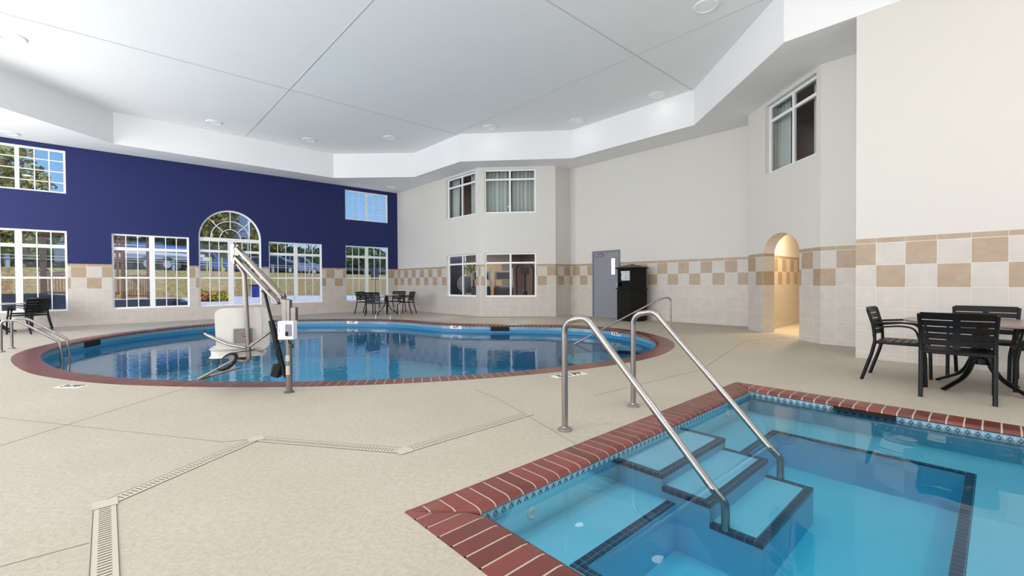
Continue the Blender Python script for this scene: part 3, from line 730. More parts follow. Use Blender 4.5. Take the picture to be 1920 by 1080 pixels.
def curtain(name, p0, p1, z0, z1, off, label, pitch=.13, parent=None):
    P0, d, nn = ortho(p0, p1); L = (Vector((*p1, 0)) - P0).length
    if nn.dot(P0 - CEN) < 0: nn = -nn
    k = max(8, int(L / .014)); mb = MB(); vs_ = []
    for i in range(k + 1):
        u = L * i / k; a = .03 * math.sin(u / pitch * 2 * math.pi + .9 * math.sin(u * 5.1)) + .012 * math.sin(u * 71)
        for z_ in (z0, z1): vs_.append(P0 + d * u + nn * (off + a) + Vector((0, 0, z_)))
    mb.add(vs_, [(2 * i, 2 * i + 2, 2 * i + 3, 2 * i + 1) for i in range(k)])
    o = mb.build(name, M['curtain']); sd = o.modifiers.new('solid', 'SOLIDIFY'); sd.thickness = .003
    rd = MB(); rd.tube([P0 + nn * off + Vector((0, 0, z1 + .03)) - d * .05, P0 + nn * off + d * (L + .05) + Vector((0, 0, z1 + .03))], .012, 8); rd.build('rod', M['white'], o)
    return tag(o, label, 'curtain', 'sheer curtains behind the upper windows')
bd = (Vector((10.88, 9.78, 0)) - Vector((9.15, 11.6, 0))).normalized()
bp = lambda u: (9.15 + bd.x * u, 11.6 + bd.y * u)
curtain('curtain', bp(.12), bp(1.02), 2.98, 4.98, .27, 'pale curtain filling the left half of the upper bay window')
curtain('curtain', bp(1.08), bp(1.92), 2.98, 4.98, .27, 'pale curtain filling the right half of the upper bay window')
curtain('curtain', (9.15, 13.98), (9.15, 13.1), 2.98, 4.98, .30, 'pale curtain in the left half of the upper window beside the bay')
curtain('curtain', (9.15, 12.42), (9.15, 12.12), 2.98, 4.98, .30, 'narrow gathered curtain at the right edge of the upper window beside the bay', .09)
ad = (Vector((9.35, 2.13, 0)) - Vector((10.95, 3.9, 0))).normalized(); apt = lambda u: (10.95 + ad.x * u, 3.9 + ad.y * u)
curtain('curtain', apt(.34), apt(1.05), 2.98, 4.98, .30, 'pale curtain in the left half of the upper window above the arched opening')
curtain('curtain', apt(1.78), apt(2.02), 2.98, 4.98, .30, 'narrow gathered curtain at the right of the upper window above the arched opening', .09)

# ---- corridor beyond the arch
mb = MB()
CY0, CY1, CX1 = 1.45, 3.52, 14.4
mb.add([(10.9, CY1, 0), (CX1, CY1, 0), (CX1, CY1, 2.7), (10.9, CY1, 2.7)], [(0, 1, 2, 3)], [[(.07, 0), (.07 + CX1 - 10.78, 0), (.07 + CX1 - 10.78, 2.7), (.07, 2.7)]])
mb.add([(CX1, CY1, 0), (CX1, CY0, 0), (CX1, CY0, 2.7), (CX1, CY1, 2.7)], [(0, 1, 2, 3)], [[(0, 0), (2, 0), (2, 2.7), (0, 2.7)]])
mb.add([(CX1, CY0, 0), (9.3, CY0, 0), (9.3, CY0, 2.7), (CX1, CY0, 2.7)], [(0, 1, 2, 3)], [[(0, 0), (4, 0), (4, 2.7), (0, 2.7)]])
mb.build('wall_corridor', M['wall'], smooth=False, kind='structure')
cpoly = [(10.95, 3.9), (CX1, 3.9), (CX1, CY0), (9.36, CY0), (9.36, 2.14)]
mb = MB()
for tri in fill([cpoly], lambda x, y: Vector((x, y, -.001)), Vector((0, 0, 1))): mb.add(tri, [(0, 1, 2)])
mb.build('floor_corridor', M['corrfloor'], smooth=False, kind='structure')
mb = MB()
for tri in fill([cpoly], lambda x, y: Vector((x, y, 2.69)), Vector((0, 0, -1))): mb.add(tri, [(0, 1, 2)])
mb.build('ceiling_corridor', M['ceiling'], smooth=False, kind='structure')
plight((11.5, 2.75, 2.66), CORR_W, (1, .80, .52), .35)

# ---- grey door on the long wall
d1 = bpy.data.objects.new('door_1', None); COL.objects.link(d1); d1['kind'] = 'structure'; d1.location = (11.65, 8.35, 0)
mb = MB(); yl, yr = .52, -.52
mb.box(-.03, .0, yl - .05, yl, 0, 2.11); mb.box(-.03, .0, yr, yr + .05, 0, 2.11); mb.box(-.03, .0, yr + .05, yl - .05, 2.06, 2.11)
mb.build('door_frame', M['doorframe'], d1, bevel=.004)
mb = MB(); mb.box(-.02, -.001, yr + .055, yl - .055, .012, 2.055); lf = mb.build('door_leaf', M['door'], d1, bevel=.003)
mb = MB(); mb.box(-.026, -.018, -.37, -.20, 1.33, 1.87); mb.build('vision_frame', M['doorframe'], lf)
k = N('glowing_door_lite'); k.b.inputs['Base Color'].default_value = lin(240, 236, 222); k.b.inputs['Emission Color'].default_value = lin(255, 250, 232); k.b.inputs['Emission Strength'].default_value = .8  # emission stands in for light coming through the door pane
mb = MB(); mb.box(-.030, -.024, -.35, -.22, 1.35, 1.85); mb.build('vision_pane', k.m, lf)
mb = MB(); mb.box(-.075, -.02, .10, .38, 1.93, 1.99); mb.bar((-.06, .28, 2.0), (-.10, .05, 2.04), .02, .012); mb.bar((-.10, .05, 2.04), (-.035, -.05, 2.065), .02, .012)
mb.build('door_closer', M['steel'], d1, bevel=.004)
mb = MB(); mb.box(-.03, -.019, -.45, -.38, .86, 1.10); mb.tube([(-.03, -.42, .96), (-.07, -.42, .96), (-.075, -.40, .96), (-.075, -.30, .96)], .009, 8); mb.cyl((-.04, -.42, 1.04), .015, .002); mb.build('lever_handle', M['steel'], d1, bevel=.002)

# ================================================================== furniture
def chair(label, group, loc, rz):
    t = thing('patio_armchair', label, 'chair', loc, rz, group)      # sits facing local +y
    for sx_ in (-1, 1):
        x = .255 * sx_
        mb = MB(); mb.tube(fillet([(x, .21, 0), (x, .205, .30), (x * .99, .185, .44)], .3), .017, 10); mb.build('leg', M['black'], t)
        mb = MB(); mb.tube(fillet([(x * .96, -.33, 0), (x * .97, -.24, .30), (x * .98, -.21, .44)], .5), .018, 10); mb.build('leg', M['black'], t)
        mb = MB(); mb.tube(fillet([(x * .99, .187, .43), (x * 1.03, .16, .655), (x * 1.03, .0, .665), (x * .99, -.215, .645)], [.09, .3], 8), .012, 10)
        mb.tube(fillet([(x * .99, .175, .43), (x * 1.03, .125, .615), (x * 1.03, .0, .628), (x * .99, -.21, .60)], [.09, .3], 8), .010, 10); mb.build('armrest', M['black'], t)
    mb = MB()
    for sx_ in (-1, 1): mb.tube(fillet([(.25 * sx_, -.212, .43), (.25 * sx_, -.215, .58), (.262 * sx_, -.275, .80)], .5), .016, 10)
    mb.tube([(-.25, -.212, .425), (.25, -.212, .425)], .013, 10); mb.build('back_frame', M['black'], t)
    def bk(x, z):
        zz = (z - .43) / .37; y = -.214 - .062 * zz * zz - .035 * (1 - (x / .25) ** 2); return (x, y, z)
    mb = MB()
    hs = [(.50, .554), (.562, .616), (.624, .678), (.686, .740), (.748, .815)]
    for z0_, z1_ in hs:
        nx = 12; wx = .245 + .012 * (z0_ - .5) / .3; vs_ = []
        for i in range(nx + 1):
            x = -wx + 2 * wx * i / nx
            for zz, dy in ((z0_, -.006), (z1_, -.006), (z1_, .006), (z0_, .006)):
                p = bk(x, zz); vs_.append((p[0], p[1] + dy, p[2]))
        fs = [(4 * i + a, 4 * i + b, 4 * i + 4 + b, 4 * i + 4 + a) for i in range(nx) for a, b in ((0, 1), (1, 2), (2, 3), (3, 0))] + [(0, 3, 2, 1), (4 * nx, 4 * nx + 1, 4 * nx + 2, 4 * nx + 3)]
        mb.add(vs_, fs)
    for i in range(10):
        z_ = .47 + .034 * i; p = bk(0, z_); q = bk(0, z_ + .034); mb.bar((0, p[1] - .012, p[2]), (0, q[1] - .012, q[2]), .05, .008, (0, 1, 0))
    mb.build('backrest', M['black'], t)
    mb = MB()
    for i in range(6):
        y = -.19 + .066 * i; mb.box(-.235, .235, y, y + .058, .432, .446)
    for sx_ in (-1, 1): mb.tube([(.245 * sx_, -.21, .43), (.245 * sx_, .2, .43)], .014, 10)
    mb.tube([(-.245, .2, .428), (.245, .2, .428)], .014, 10); mb.box(-.02, .02, -.2, .2, .42, .432)
    mb.build('seat', M['black'], t, bevel=.003)
    return t
def table(label, loc, r, z, topm, rz=0):
    t = thing('round_patio_table', label, 'table', loc, rz, 'round patio tables')
    mb = MB(); mb.lathe((0, 0, 0), [(.001, z), (r - .01, z), (r, z - .008), (r - .004, z - .02), (r - .02, z - .024), (.001, z - .024)], 64); mb.build('tabletop', M[topm], t)
    mb = MB(); mb.cyl((0, 0, z - .05), .09, .026); mb.cyl((0, 0, .30), .035, z - .34); mb.cyl((0, 0, .26), .075, .06); mb.build('pedestal', M['black'], t)
    for k in range(4):
        a = R(45 + 90 * k); c, s_ = math.cos(a), math.sin(a)
        pts = fillet([(c * .05, s_ * .05, .60), (c * .07, s_ * .07, .34), (c * .16, s_ * .16, .14), (c * .42, s_ * .42, .012)], [.3, .3], 8)
        mb = MB(); mb.tube(pts, (.030, .014), 12, flat=(c, s_, 0) if False else (-s_, c, 0)); mb.build('leg', M['black'], t)
    return t
G1, G2, G3 = 'black slatted armchairs at the right-hand table', 'black slatted armchairs at the table in the far corner', 'black slatted armchairs at the table by the left window'
c0 = chair('black slatted metal armchair seen side-on at the left of the right-hand table', G1, (6.60, .72, 0), R(180))
dup(c0, (6.13, .27, 0), R(-90 + 2), 'black slatted armchair with its back to the spa, nearest at the right-hand table', G1)
dup(c0, (7.30, .12, 0), R(90 - 4), 'black slatted metal armchair behind the right-hand table, against the tiled wall', G1)
dup(c0, (6.95, -.31, 0), R(4), 'black slatted metal armchair cut off by the right edge of the view', G1)
table('round mauve-topped patio table with curved black legs near the right wall', (6.62, .12, 0), .60, .70, 'tabletop_red', R(8))
# far corner set
def toward(a, b): return math.atan2(b[1] - a[1], b[0] - a[0]) - math.pi / 2
tc_ = (7.58, 15.14)
table('round pale-topped patio table in the far corner by the right-hand window', (*tc_, 0), .45, .71, 'tabletop_white', R(20))
for p, lab in [((6.99, 14.73), 'black slatted armchair in the far corner with its back square to the pool'), ((7.16, 15.93), 'black slatted armchair in the far corner at the left end, in front of the window'),
               ((8.20, 15.58), 'black slatted armchair in the far corner behind the pale table'), ((8.05, 14.58), 'black slatted armchair in the far corner at the right end by the cream wall')]:
    dup(c0, (*p, 0), toward(p, tc_), lab, G2)
tl = (-1.95, 15.95)
table('round pale-topped patio table by the left-hand window, cut off by the view edge', (*tl, 0), .55, .71, 'tabletop_white', R(0))
for p, lab in [((-1.38, 15.45), 'black slatted armchair by the left window, nearer the pool ladder'), ((-1.45, 16.6), 'black slatted armchair by the left window, half hidden behind the nearer one')]:
    dup(c0, (*p, 0), toward(p, tl), lab, G3)

# ---- towel cabinet
tv = thing('towel_cabinet', 'tall black towel cabinet with a pyramid roof beside the grey door', 'cabinet', (11.19, 7.13, 0), R(-16) - R(90))
w2 = .29      # local: front faces -y
mb = MB(); mb.box(-w2, w2, -w2, w2, .03, .90); mb.box(-w2 + .02, w2 - .02, -w2 + .02, w2 - .02, 0, .03)
for i in range(9): mb.box(-w2 - .006, w2 + .006, -w2 - .006, w2 + .006, .05 + i * .092, .05 + i * .092 + .084)
mb.build('lower_body', M['black'], tv, bevel=.003)
mb = MB(); mb.box(-w2 - .03, w2 + .03, -w2 - .03, w2 + .03, .90, .94); mb.build('rim_band', M['black'], tv, bevel=.006)
mb = MB(); q = w2 - .005
mb.box(-q, -q + .05, -q, q, .94, 1.50); mb.box(q - .05, q, -q, q, .94, 1.50); mb.box(-q + .05, q - .05, q - .03, q, .94, 1.50)
mb.box(-q + .05, q - .05, -q, q - .03, 1.10, 1.155); mb.box(-q + .05, q - .05, -q, q - .03, 1.46, 1.50); mb.box(-q + .05, q - .05, -q, q - .03, .94, .985)
mb.build('upper_body', M['black'], tv, bevel=.003)
mb = MB(); mb.box(-q + .05, q - .05, -q + .12, -q + .13, .985, 1.10); mb.build('towel_slot', M['dark'], tv)
mb = MB(); e_ = w2 + .04; mb.add([(-e_, -e_, 1.50), (e_, -e_, 1.50), (e_, e_, 1.50), (-e_, e_, 1.50), (-e_, -e_, 1.53), (e_, -e_, 1.53), (e_, e_, 1.53), (-e_, e_, 1.53), (0, 0, 1.64)],
    [(3, 2, 1, 0), (0, 1, 5, 4), (1, 2, 6, 5), (2, 3, 7, 6), (3, 0, 4, 7), (4, 5, 8), (5, 6, 8), (6, 7, 8), (7, 4, 8)]); mb.build('pyramid_roof', M['black'], tv, smooth=False)
tw0 = None
ca, sa = math.cos(R(-106)), math.sin(R(-106))
for i in range(5):
    for j in range(2):
        lx, ly, lz = -.105 + .21 * j + random.uniform(-.008, .008), -.12 + random.uniform(-.015, .015), 1.156 + i * .056
        loc = (11.19 + ca * lx - sa * ly, 7.13 + sa * lx + ca * ly, lz)
        lab = 'folded white towel in the cabinet beside the grey door, %s stack, %s' % (('left', 'right')[j], ('at the bottom', 'second from the bottom', 'in the middle', 'second from the top', 'on top')[i])
        if tw0 is None:
            mb = MB(); mb.tube([(-.09, -.1, .027), (-.09, .15, .027)], .026, 10); mb.box(-.09, .088, -.1, .15, .001, .053); tw0 = mb.build('folded_towel', M['towel'], bevel=.008)
            tw0.location = loc; tw0.rotation_euler = (0, 0, R(-106)); tag(tw0, lab, 'towel', 'folded towels in the towel cabinet')
        else:
            o = tw0.copy(); COL.objects.link(o); o.location = loc; o['label'] = lab; o.rotation_euler = (0, 0, R(-106 + random.uniform(-3, 3)))

# ================================================================== rails
def flange(mb, x, y, r=.055): mb.lathe((x, y, 0), [(r, .0), (r, .008), (r * .8, .018), (r * .45, .022), (r * .42, .03), (r * .3, .03)], 28)
def spa_rail(x, label):
    t = thing('spa_handrail', label, 'handrail', (x, 2.225, 0), 0, 'spa handrails'); mb = MB()
    pts = fillet([(0, 0, .0), (0, 0, .83), (0, -.31, .80) if False else (0, -.21, .87), (0, -1.12, -.07), (0, -1.19, -.13), (0, -1.19, -.279)], [.12, .11, .10, .05], 10)
    mb.tube(pts, .0235, 20); mb.build('rail', M['steel'], t)
    mb = MB(); flange(mb, 0, 0); mb.build('flange', M['steel'], t)
spa_rail(2.57, 'left stainless steel spa handrail, nearer the camera'); spa_rail(3.51, 'right stainless steel spa handrail, farther from the camera')
t = thing('pool_handrail', 'single slanted stainless steel handrail entering the right end of the large pool', 'handrail', (8.90, 4.72, 0)); mb = MB()
mb.tube(fillet([(0, 0, 0), (0, 0, .81), (-.18, .18, .74), (-1.46, 1.42, -.20), (-1.50, 1.46, -.26), (-1.50, 1.46, -.9)], [.12, .15, .05, .03], 10), .019, 16); mb.build('rail', M['steel'], t)
mb = MB(); flange(mb, 0, 0, .045); mb.build('flange', M['steel'], t)
def ladder(label, A, d, gap, H_, reach, posr=.02):
    """A first post on the deck; d unit direction into the pool; gap vector to the other post"""
    t = thing('pool_ladder', label, 'ladder', (*A, 0), 0, 'pool ladders'); g = Vector((*gap, 0)); d = Vector((*d, 0))
    for k in (0, 1):
        o = g * k; mb = MB(); z = Vector((0, 0, 1))
        mb.tube(fillet([o, o + z * (H_ + .05), o + d * .22 + z * (H_ + .02), o + d * reach + z * .12, o + d * (reach + .02) + z * -.3, o + d * (reach + .02) - z * .85], [.16, .14, .14, .1], 10), posr, 14)
        mb.build('rail', M['steel'], t); mb = MB(); flange(mb, o.x, o.y, .05); mb.build('flange', M['steel'], t)
    for z_ in (-.20, -.48, -.76):
        mb = MB(); a = d * (reach + .02) + Vector((0, 0, z_)); mb.bar(a, a + g, .09, .02); mb.build('tread', M['steel'], t)
ladder('stainless steel pool ladder at the left edge of the view', (-1.33, 11.40), (.966, -.26), (.07, .50), .50, .74)
ladder('stainless steel pool ladder at the far side, in front of the corner table', (6.84, 13.72), (-.80, -.60), (.22, -.54), .46, .66)

# ---- pool lift
pl = thing('pool_lift', 'stainless steel pool lift with a white plastic seat hanging over the pool edge', 'pool lift', (1.39, 4.97, 0), R(-42.4))
s_ = .00555
q = lambda px, py, y=0: Vector(((px - 541) * s_, y, (735 - py) * s_))
mb = MB(); mb.cyl((0, 0, 0), .031, .58, 24); mb.lathe((0, 0, 0), [(.05, 0), (.05, .01), (.034, .014)], 24); mb.build('mast', M['steeldark'], pl)
mb = MB(); mb.box(-.047, .0, -.04, .04, .565, .97); mb.box(.0, .035, -.04, .02, .565, .965); mb.build('mast_head', M['steeldark'], pl, bevel=.004)
mb = MB(); mb.box(.036, .09, -.03, .03, .745, .885); mb.build('battery_plate', M['steeldark'], pl, bevel=.003)
mb = MB(); mb.box(-.045, .115, -.13, -.045, .565, .752); cb = mb.build('control_box', M['boxwhite'], pl, bevel=.006)
mb = MB(); mb.box(.035, .10, -.134, -.129, .60, .72); mb.build('control_panel', M['boxgrey'], cb, bevel=.002)
mb = MB(); mb.box(.04, .062, -.147, -.133, .605, .645); mb.build('switch', M['black'], cb, bevel=.002)
mb = MB(); mb.box(-.03, -.022, -.133, -.129, .64, .68); mb.build('serial_tag', M['labelp'], cb)
mb = MB(); mb.tube(fillet([(.04, -.09, .57), (.05, -.09, .53), (.085, -.07, .50), (.07, -.05, .47), (.03, -.03, .48)], .03, 6), .006, 8)
mb.tube(fillet([(-.03, -.05, .54), (-.07, -.06, .50), (-.11, -.05, .42), (-.09, -.04, .34)], .06, 6), .004, 8); mb.build('cable', M['rubber'], pl)
for z0_, z1_ in ((.33, .39), (.19, .28)):
    mb = MB(); n_ = 8; vs_ = []
    for i in range(n_ + 1):
        a = R(-130 + 80 * i / n_); 
        for z_ in (z0_, z1_): vs_.append((.0325 * math.cos(a), .0325 * math.sin(a), z_))
    mb.add(vs_, [(2 * i, 2 * i + 2, 2 * i + 3, 2 * i + 1) for i in range(n_)]); mb.build('label_sticker', M['labelp'], pl)
mb = MB()
for dy in (-.03, .03): mb.bar(q(531, 556, dy), q(446, 463, dy), .022, .030)
for dy in (-.03, .03): mb.bar(q(524, 567, dy), q(444, 480, dy), .022, .028)
mb.build('arm', M['steeldark'], pl, bevel=.003)
mb = MB(); mb.box(-.075, -.03, -.022, .022, .92, 1.03); mb.tube([q(531, 556, -.055), q(531, 556, .055)], .018, 14); mb.tube([q(524, 567, -.055), q(524, 567, .055)], .016, 14); mb.build('arm_pivot', M['steeldark'], pl, bevel=.004)
mb = MB()
for dy in (-.035, .035): mb.box(-.565, -.525, dy - .004, dy + .004, 1.36, 1.54)
mb.tube([q(445, 463, -.05), q(445, 463, .05)], .013, 12); mb.tube([q(443, 480, -.05), q(443, 480, .05)], .013, 12); mb.tube([q(441, 462, 0), q(446, 455, 0)], .008, 8)
mb.tube([q(445, 492, -.045), q(445, 492, .045)], .013, 12)
mb.build('arm_head', M['steeldark'], pl)
mb = MB(); mb.tube(fillet([q(444, 488), q(460, 512), q(467, 676), q(436, 676, .08), q(425, 676, .28)], [.12, .06, .08], 10), .022, 18); mb.build('hanger_tube', M['steeldark'], pl)
# black actuator
mb = MB(); mb.tube([q(497, 545), q(512, 610)], .014, 14); mb.tube([q(497, 545, -.03), q(497, 545, .03)], .015, 10); mb.build('actuator_rod', M['black'], pl)
mb = MB(); mb.tube([q(509, 600), q(532, 702)], .028, 18); mb.tube([q(532, 702), q(536, 706)], .018, 12)
ac = mb.build('actuator', M['black'], pl); mb = MB(); mm_ = Matrix.Translation(q(519, 694)) @ Matrix.Rotation(R(14), 4, 'Y'); mb.cbox((0, 0, 0), (.085, .08, .13), mm_); mb.build('motor_housing', M['black'], ac, bevel=.01)
# seat (turned a little to the left, facing the water)
sm = Matrix.Translation((-.475, .0, 0)) @ Matrix.Rotation(R(26), 4, 'Z')
def rbox(mb, cx, cz, w, h, y0, y1, rr, m4, taper=0, axis='y', n_=7):
    out = []
    for (sx_, sz_, a0_) in ((1, 1, 0), (-1, 1, 90), (-1, -1, 180), (1, -1, 270)):
        for i in range(n_ + 1):
            a = R(a0_ + 90 * i / n_); x = (w / 2 - rr) * sx_ + rr * math.cos(a); z = (h / 2 - rr) * sz_ + rr * math.sin(a)
            x *= 1 + taper * z / h; out.append((cx + x, cz + z))
    k = len(out)
    f = (lambda x, y, z: Vector((x, y, z))) if axis == 'y' else (lambda x, y, z: Vector((x, z, y)))
    mb.add([m4 @ f(x, y0, z) for x, z in out] + [m4 @ f(x, y1, z) for x, z in out], [tuple(range(k)), tuple(range(2 * k - 1, k - 1, -1))] + [(i, (i + 1) % k, k + (i + 1) % k, k + i) for i in range(k)])
mb = MB(); rbox(mb, 0, .655, .485, .44, .055, .10, .07, sm, .06); rbox(mb, 0, .67, .34, .30, .048, .056, .05, sm); sbk = mb.build('seat_back', M['plastic'], pl, bevel=.012)
mb = MB(); rbox(mb, 0, .265, .47, .46, .355, .44, .09, sm @ Matrix.Translation((-.06, 0, .015)), 0, 'z'); st = mb.build('seat', M['plastic'], pl, bevel=.02)
mb = MB(); mb.box(-.085, .085, .025, .05, .52, .665, sm); 
for x in (-.065, .065):
    for z in (.54, .645): mb.tube([sm @ Vector((x, .026, z)), sm @ Vector((x, .015, z))], .008, 8)
mb.tube([sm @ Vector((.0, .03, .6)), q(465, 628)], .014, 10)
mb.build('back_bracket', M['steeldark'], pl, bevel=.002)
L_ = [q(463, 650, -.03), q(436, 643, -.07), q(402, 628, -.06), q(380, 624.5, .04), q(362, 623, .16)]
mb = MB(); mb.tube(fillet(L_, .15, 8), .014, 12); ar = mb.build('armrest', M['steel'], pl)
mb = MB(); mb.tube([L_[4] + (L_[3] - L_[4]) * .6, L_[4] + (L_[4] - L_[3]) * .15], .02, 12); mb.build('grip', M['rubber'], ar)
R_ = [q(470, 648, -.03), q(487, 634, .02), q(501, 620, .12), q(498, 613, .28)]
mb = MB(); mb.tube(fillet(R_, .10, 8), .014, 12); ar = mb.build('armrest', M['steel'], pl)
mb = MB(); mb.tube([R_[3] + (R_[2] - R_[3]) * .3, R_[3] + (R_[3] - R_[2]) * .3], .02, 12); mb.build('grip', M['rubber'], ar)
mb = MB(); mb.tube(fillet([q(470, 673, .1), q(430, 674, .12), q(348, 717, .16), q(352, 716, .33), q(402, 702, .45)], [.05, .03, .05], 8), .013, 12); mb.build('footrest', M['steeldark'], pl)
mb = MB()
lp = [Vector((-.60 + .10 * math.cos(a), -.07 + .02 * math.sin(a), .335 + .07 * math.sin(a) + .04 * math.cos(a))) for a in [2 * math.pi * i / 28 for i in range(29)]]
for a, b in zip(lp, lp[1:]): mb.bar(a, b, .034, .004, tuple(((a - Vector((-.60, -.07, .335))).normalized() + Vector((0, -.75, 0))).normalized()))
for a, b in zip([q(432, 661, -.02), q(455, 657, -.03), q(478, 655, .0)], [q(455, 657, -.03), q(478, 655, .0), q(486, 660, .05)]): mb.bar(a, b, .04, .006)
mb.build('seat_belt', M['strap'], pl)

# ================================================================== gym behind the glass
def far(px, w):
    la = (px - 960) / 833 * w; return (.674 * w + .738 * la, .738 * w - .674 * la)
def treadmill(label, loc, rz):
    t = thing('treadmill', label, 'treadmill', loc, rz, 'treadmills in the exercise room')
    mb = MB(); mb.box(-.33, .33, -.45, -.12, .05, .98); mb.box(-.32, .32, -.05, 1.35, .05, .2); mb.build('deck', M['gymblack'], t, bevel=.03)
    mb = MB(); mb.box(-.26, .26, .0, 1.33, .2, .215); mb.build('belt', M['rubber'], t)
    for x in (-.31, .31):
        mb = MB(); mb.bar((x, -.42, .9), (x * 1.05, -.02, 1.62), .05, .06, (0, 1, 0)); mb.tube(fillet([(x, -.02, 1.25), (x, .25, 1.2), (x, .55, .95)], .1), .02, 8); mb.build('upright', M['gymgrey'], t)
    mb = MB(); m4 = Matrix.Translation((0, -.05, 1.36)) @ Matrix.Rotation(R(25), 4, 'X'); mb.cbox((0, 0, 0), (.60, .07, .36), m4); cn = mb.build('console', M['gymgrey'], t, bevel=.05)
    mb = MB(); mb.cbox((0, -.04, .01), (.48, .01, .26), m4); mb.build('console_face', M['gymscreen'], cn, bevel=.004)
    return t
tm = treadmill('grey and black treadmill at the left of the lower bay window', (*far(903, 15.9), .02), R(-42.4))
dup(tm, (*far(944, 16.1), .02), R(-42.4), 'grey and black treadmill in the middle of the lower bay window')
t = thing('elliptical_trainer', 'black elliptical trainer at the right of the lower bay window', 'exercise machine', (*far(984, 15.7), .02), R(-42.4))
mb = MB(); mb.lathe((0, 0, .0), [(.001, .05), (.35, .05), (.35, .12), (.001, .12)], 24); mb.bar((0, -.3, .1), (0, .9, .1), .12, .1); mb.bar((-.3, .8, .05), (.3, .8, .05), .08, .08); mb.build('base', M['gymblack'], t)
m4 = Matrix.Translation((0, .1, .5)) @ Matrix.Rotation(R(90), 4, 'Y'); b2 = MB(); b2.cyl((0, 0, -.08), .32, .16, 28); mb = MB(); mb.add([m4 @ Vector(v) for v in b2.v], b2.f); mb.build('flywheel', M['gymblack'], t)
mb = MB(); mb.bar((0, -.1, .4), (0, -.2, 1.45), .08, .1, (0, 1, 0)); mb.cbox((0, -.2, 1.5), (.3, .08, .22)); mb.build('console', M['gymblack'], t, bevel=.01)
for x in (-.28, .28):
    mb = MB(); mb.tube(fillet([(x, .6, .35), (x, 0, .55), (x * 1.05, -.12, 1.3), (x * 1.1, -.05, 1.55), (x * .8, .02, 1.72)], .12), .025, 8); mb.build('handlebar', M['gymblack'], t)
mb = MB(); bm = bmesh.new(); bmesh.ops.create_uvsphere(bm, u_segments=28, v_segments=16, radius=.33); bm.verts.index_update()
mb.add([v.co.copy() for v in bm.verts], [tuple(v.index for v in f.verts) for f in bm.faces]); bm.free()
bx, by = far(874, 16.2); gb = mb.build('exercise_ball', simple('grey_ball_vinyl', (112, 116, 126), .4), loc=(bx, by, 1.08)); tag(gb, 'grey exercise ball on a rack behind the small lower window', 'exercise ball')
t = thing('ball_rack', 'slim black rack holding the grey exercise ball', 'rack', (bx, by, .02), R(-40)); mb = MB()
for x in (-.25, .25): mb.bar((x, 0, 0), (x, 0, .78), .04, .04)
mb.bar((-.25, 0, .75), (.25, 0, .75), .05, .03); mb.box(-.3, .3, -.2, .2, 0, .03); mb.build('rack_frame', M['gymblack'], t)
t = thing('navy_partition', 'dark navy partition panel inside the small lower window', 'partition', (10.1, 14.4, .02), R(-8))
mb = MB(); mb.box(-.55, .45, -.03, .03, 0, 2.4); mb.build('panel', M['roomnavy'], t)
mb = MB(); mb.box(.45, .49, -.04, .04, 0, 2.42); mb.build('edge_strip', M['gymgrey'], t)
# plant beside the ball
def leafcloud(mb, blobs, n_, size, drop=.3, elong=1.7):
    tot = sum(b[3] * b[4] * b[5] for b in blobs)
    for (cx, cy, cz, rx, ry, rz_) in blobs:
        k = int(n_ * rx * ry * rz_ / tot) + 5
        for _ in range(k):
            while True:
                v = Vector((random.uniform(-1, 1), random.uniform(-1, 1), random.uniform(-1, 1)))
                if .35 < v.length < 1: break
            c = Vector((cx + v.x * rx, cy + v.y * ry, cz + v.z * rz_)); sz = size * random.uniform(.6, 1.3)
            d = Vector((random.gauss(0, 1), random.gauss(0, 1), random.gauss(0, .6) - drop)).normalized(); sd = d.orthogonal().normalized(); sd.rotate(Matrix.Rotation(random.uniform(0, 6.28), 3, d))
            mb.t = random.random()
            mb.add([c - d * sz * elong / 2, c + sd * sz * .4, c + d * sz * elong / 2, c - sd * sz * .4], [(0, 1, 2, 3)])
px_, py_ = far(887, 15.9)
t = thing('potted_palm', 'leafy green potted palm behind the right pane of the small lower window', 'plant', (px_, py_, .02))
mb = MB(); mb.cyl((0, 0, 0), .16, .35, 20, .2); mb.build('pot', M['woodpost'], t)
mb = MB(); mb.tube([(0, 0, .3), (.02, 0, .9), (0, .02, 1.4)], .03, 8); mb.build('stem', M['bark'], t)
mb = MB()
for k in range(16):
    a = R(k * 137.5); r_ = .5 + random.uniform(-.1, .1); p0 = Vector((0, 0, 1.35)); mb.t = random.random()
    pts = [p0, p0 + Vector((math.cos(a) * r_ * .5, math.sin(a) * r_ * .5, .35)), p0 + Vector((math.cos(a) * r_, math.sin(a) * r_, .1 + .3 * (k % 3)))]
    for u, v in zip(fillet(pts, .3, 6), fillet(pts, .3, 6)[1:]): mb.bar(u, v, .05, .004)
mb.build('fronds', M['leafg'], t)

# ================================================================== outdoors
GZ = .40
RD = Vector((.885, .466, 0)); RN = Vector((-.466, .885, 0))
def rl(k): return Vector((6.6, 37.6, 0)) + RD * k            # guardrail line
mb = MB(); base = [(-40, 20), (-12, 26), (-3, 28.6), (5.3, 30.6), (9, 28.2), (11.5, 24.9), (16, 21), (26, 14)]
topk = [-52, -21, -11, 0, 6, 12, 22, 42]; rows = []; nsub = 10
for j in range(len(base) - 1):
    for u in range(nsub):
        t_ = u / nsub; b_ = Vector((*base[j], 0)).lerp(Vector((*base[j + 1], 0)), t_); k_ = topk[j] * (1 - t_) + topk[j + 1] * t_; p_ = rl(k_) - RN * .5
        rows.append([b_.lerp(p_, v / 8) + Vector((0, 0, GZ - .05 + (2.07 - GZ) * (v / 8) ** .8 + random.uniform(-.05, .05) * (0 < v < 8))) for v in range(9)])
vs_ = [p for r_ in rows for p in r_]; mb.add(vs_, [(9 * i + v, 9 * i + 9 + v, 9 * i + 10 + v, 9 * i + v + 1) for i in range(len(rows) - 1) for v in range(8)])
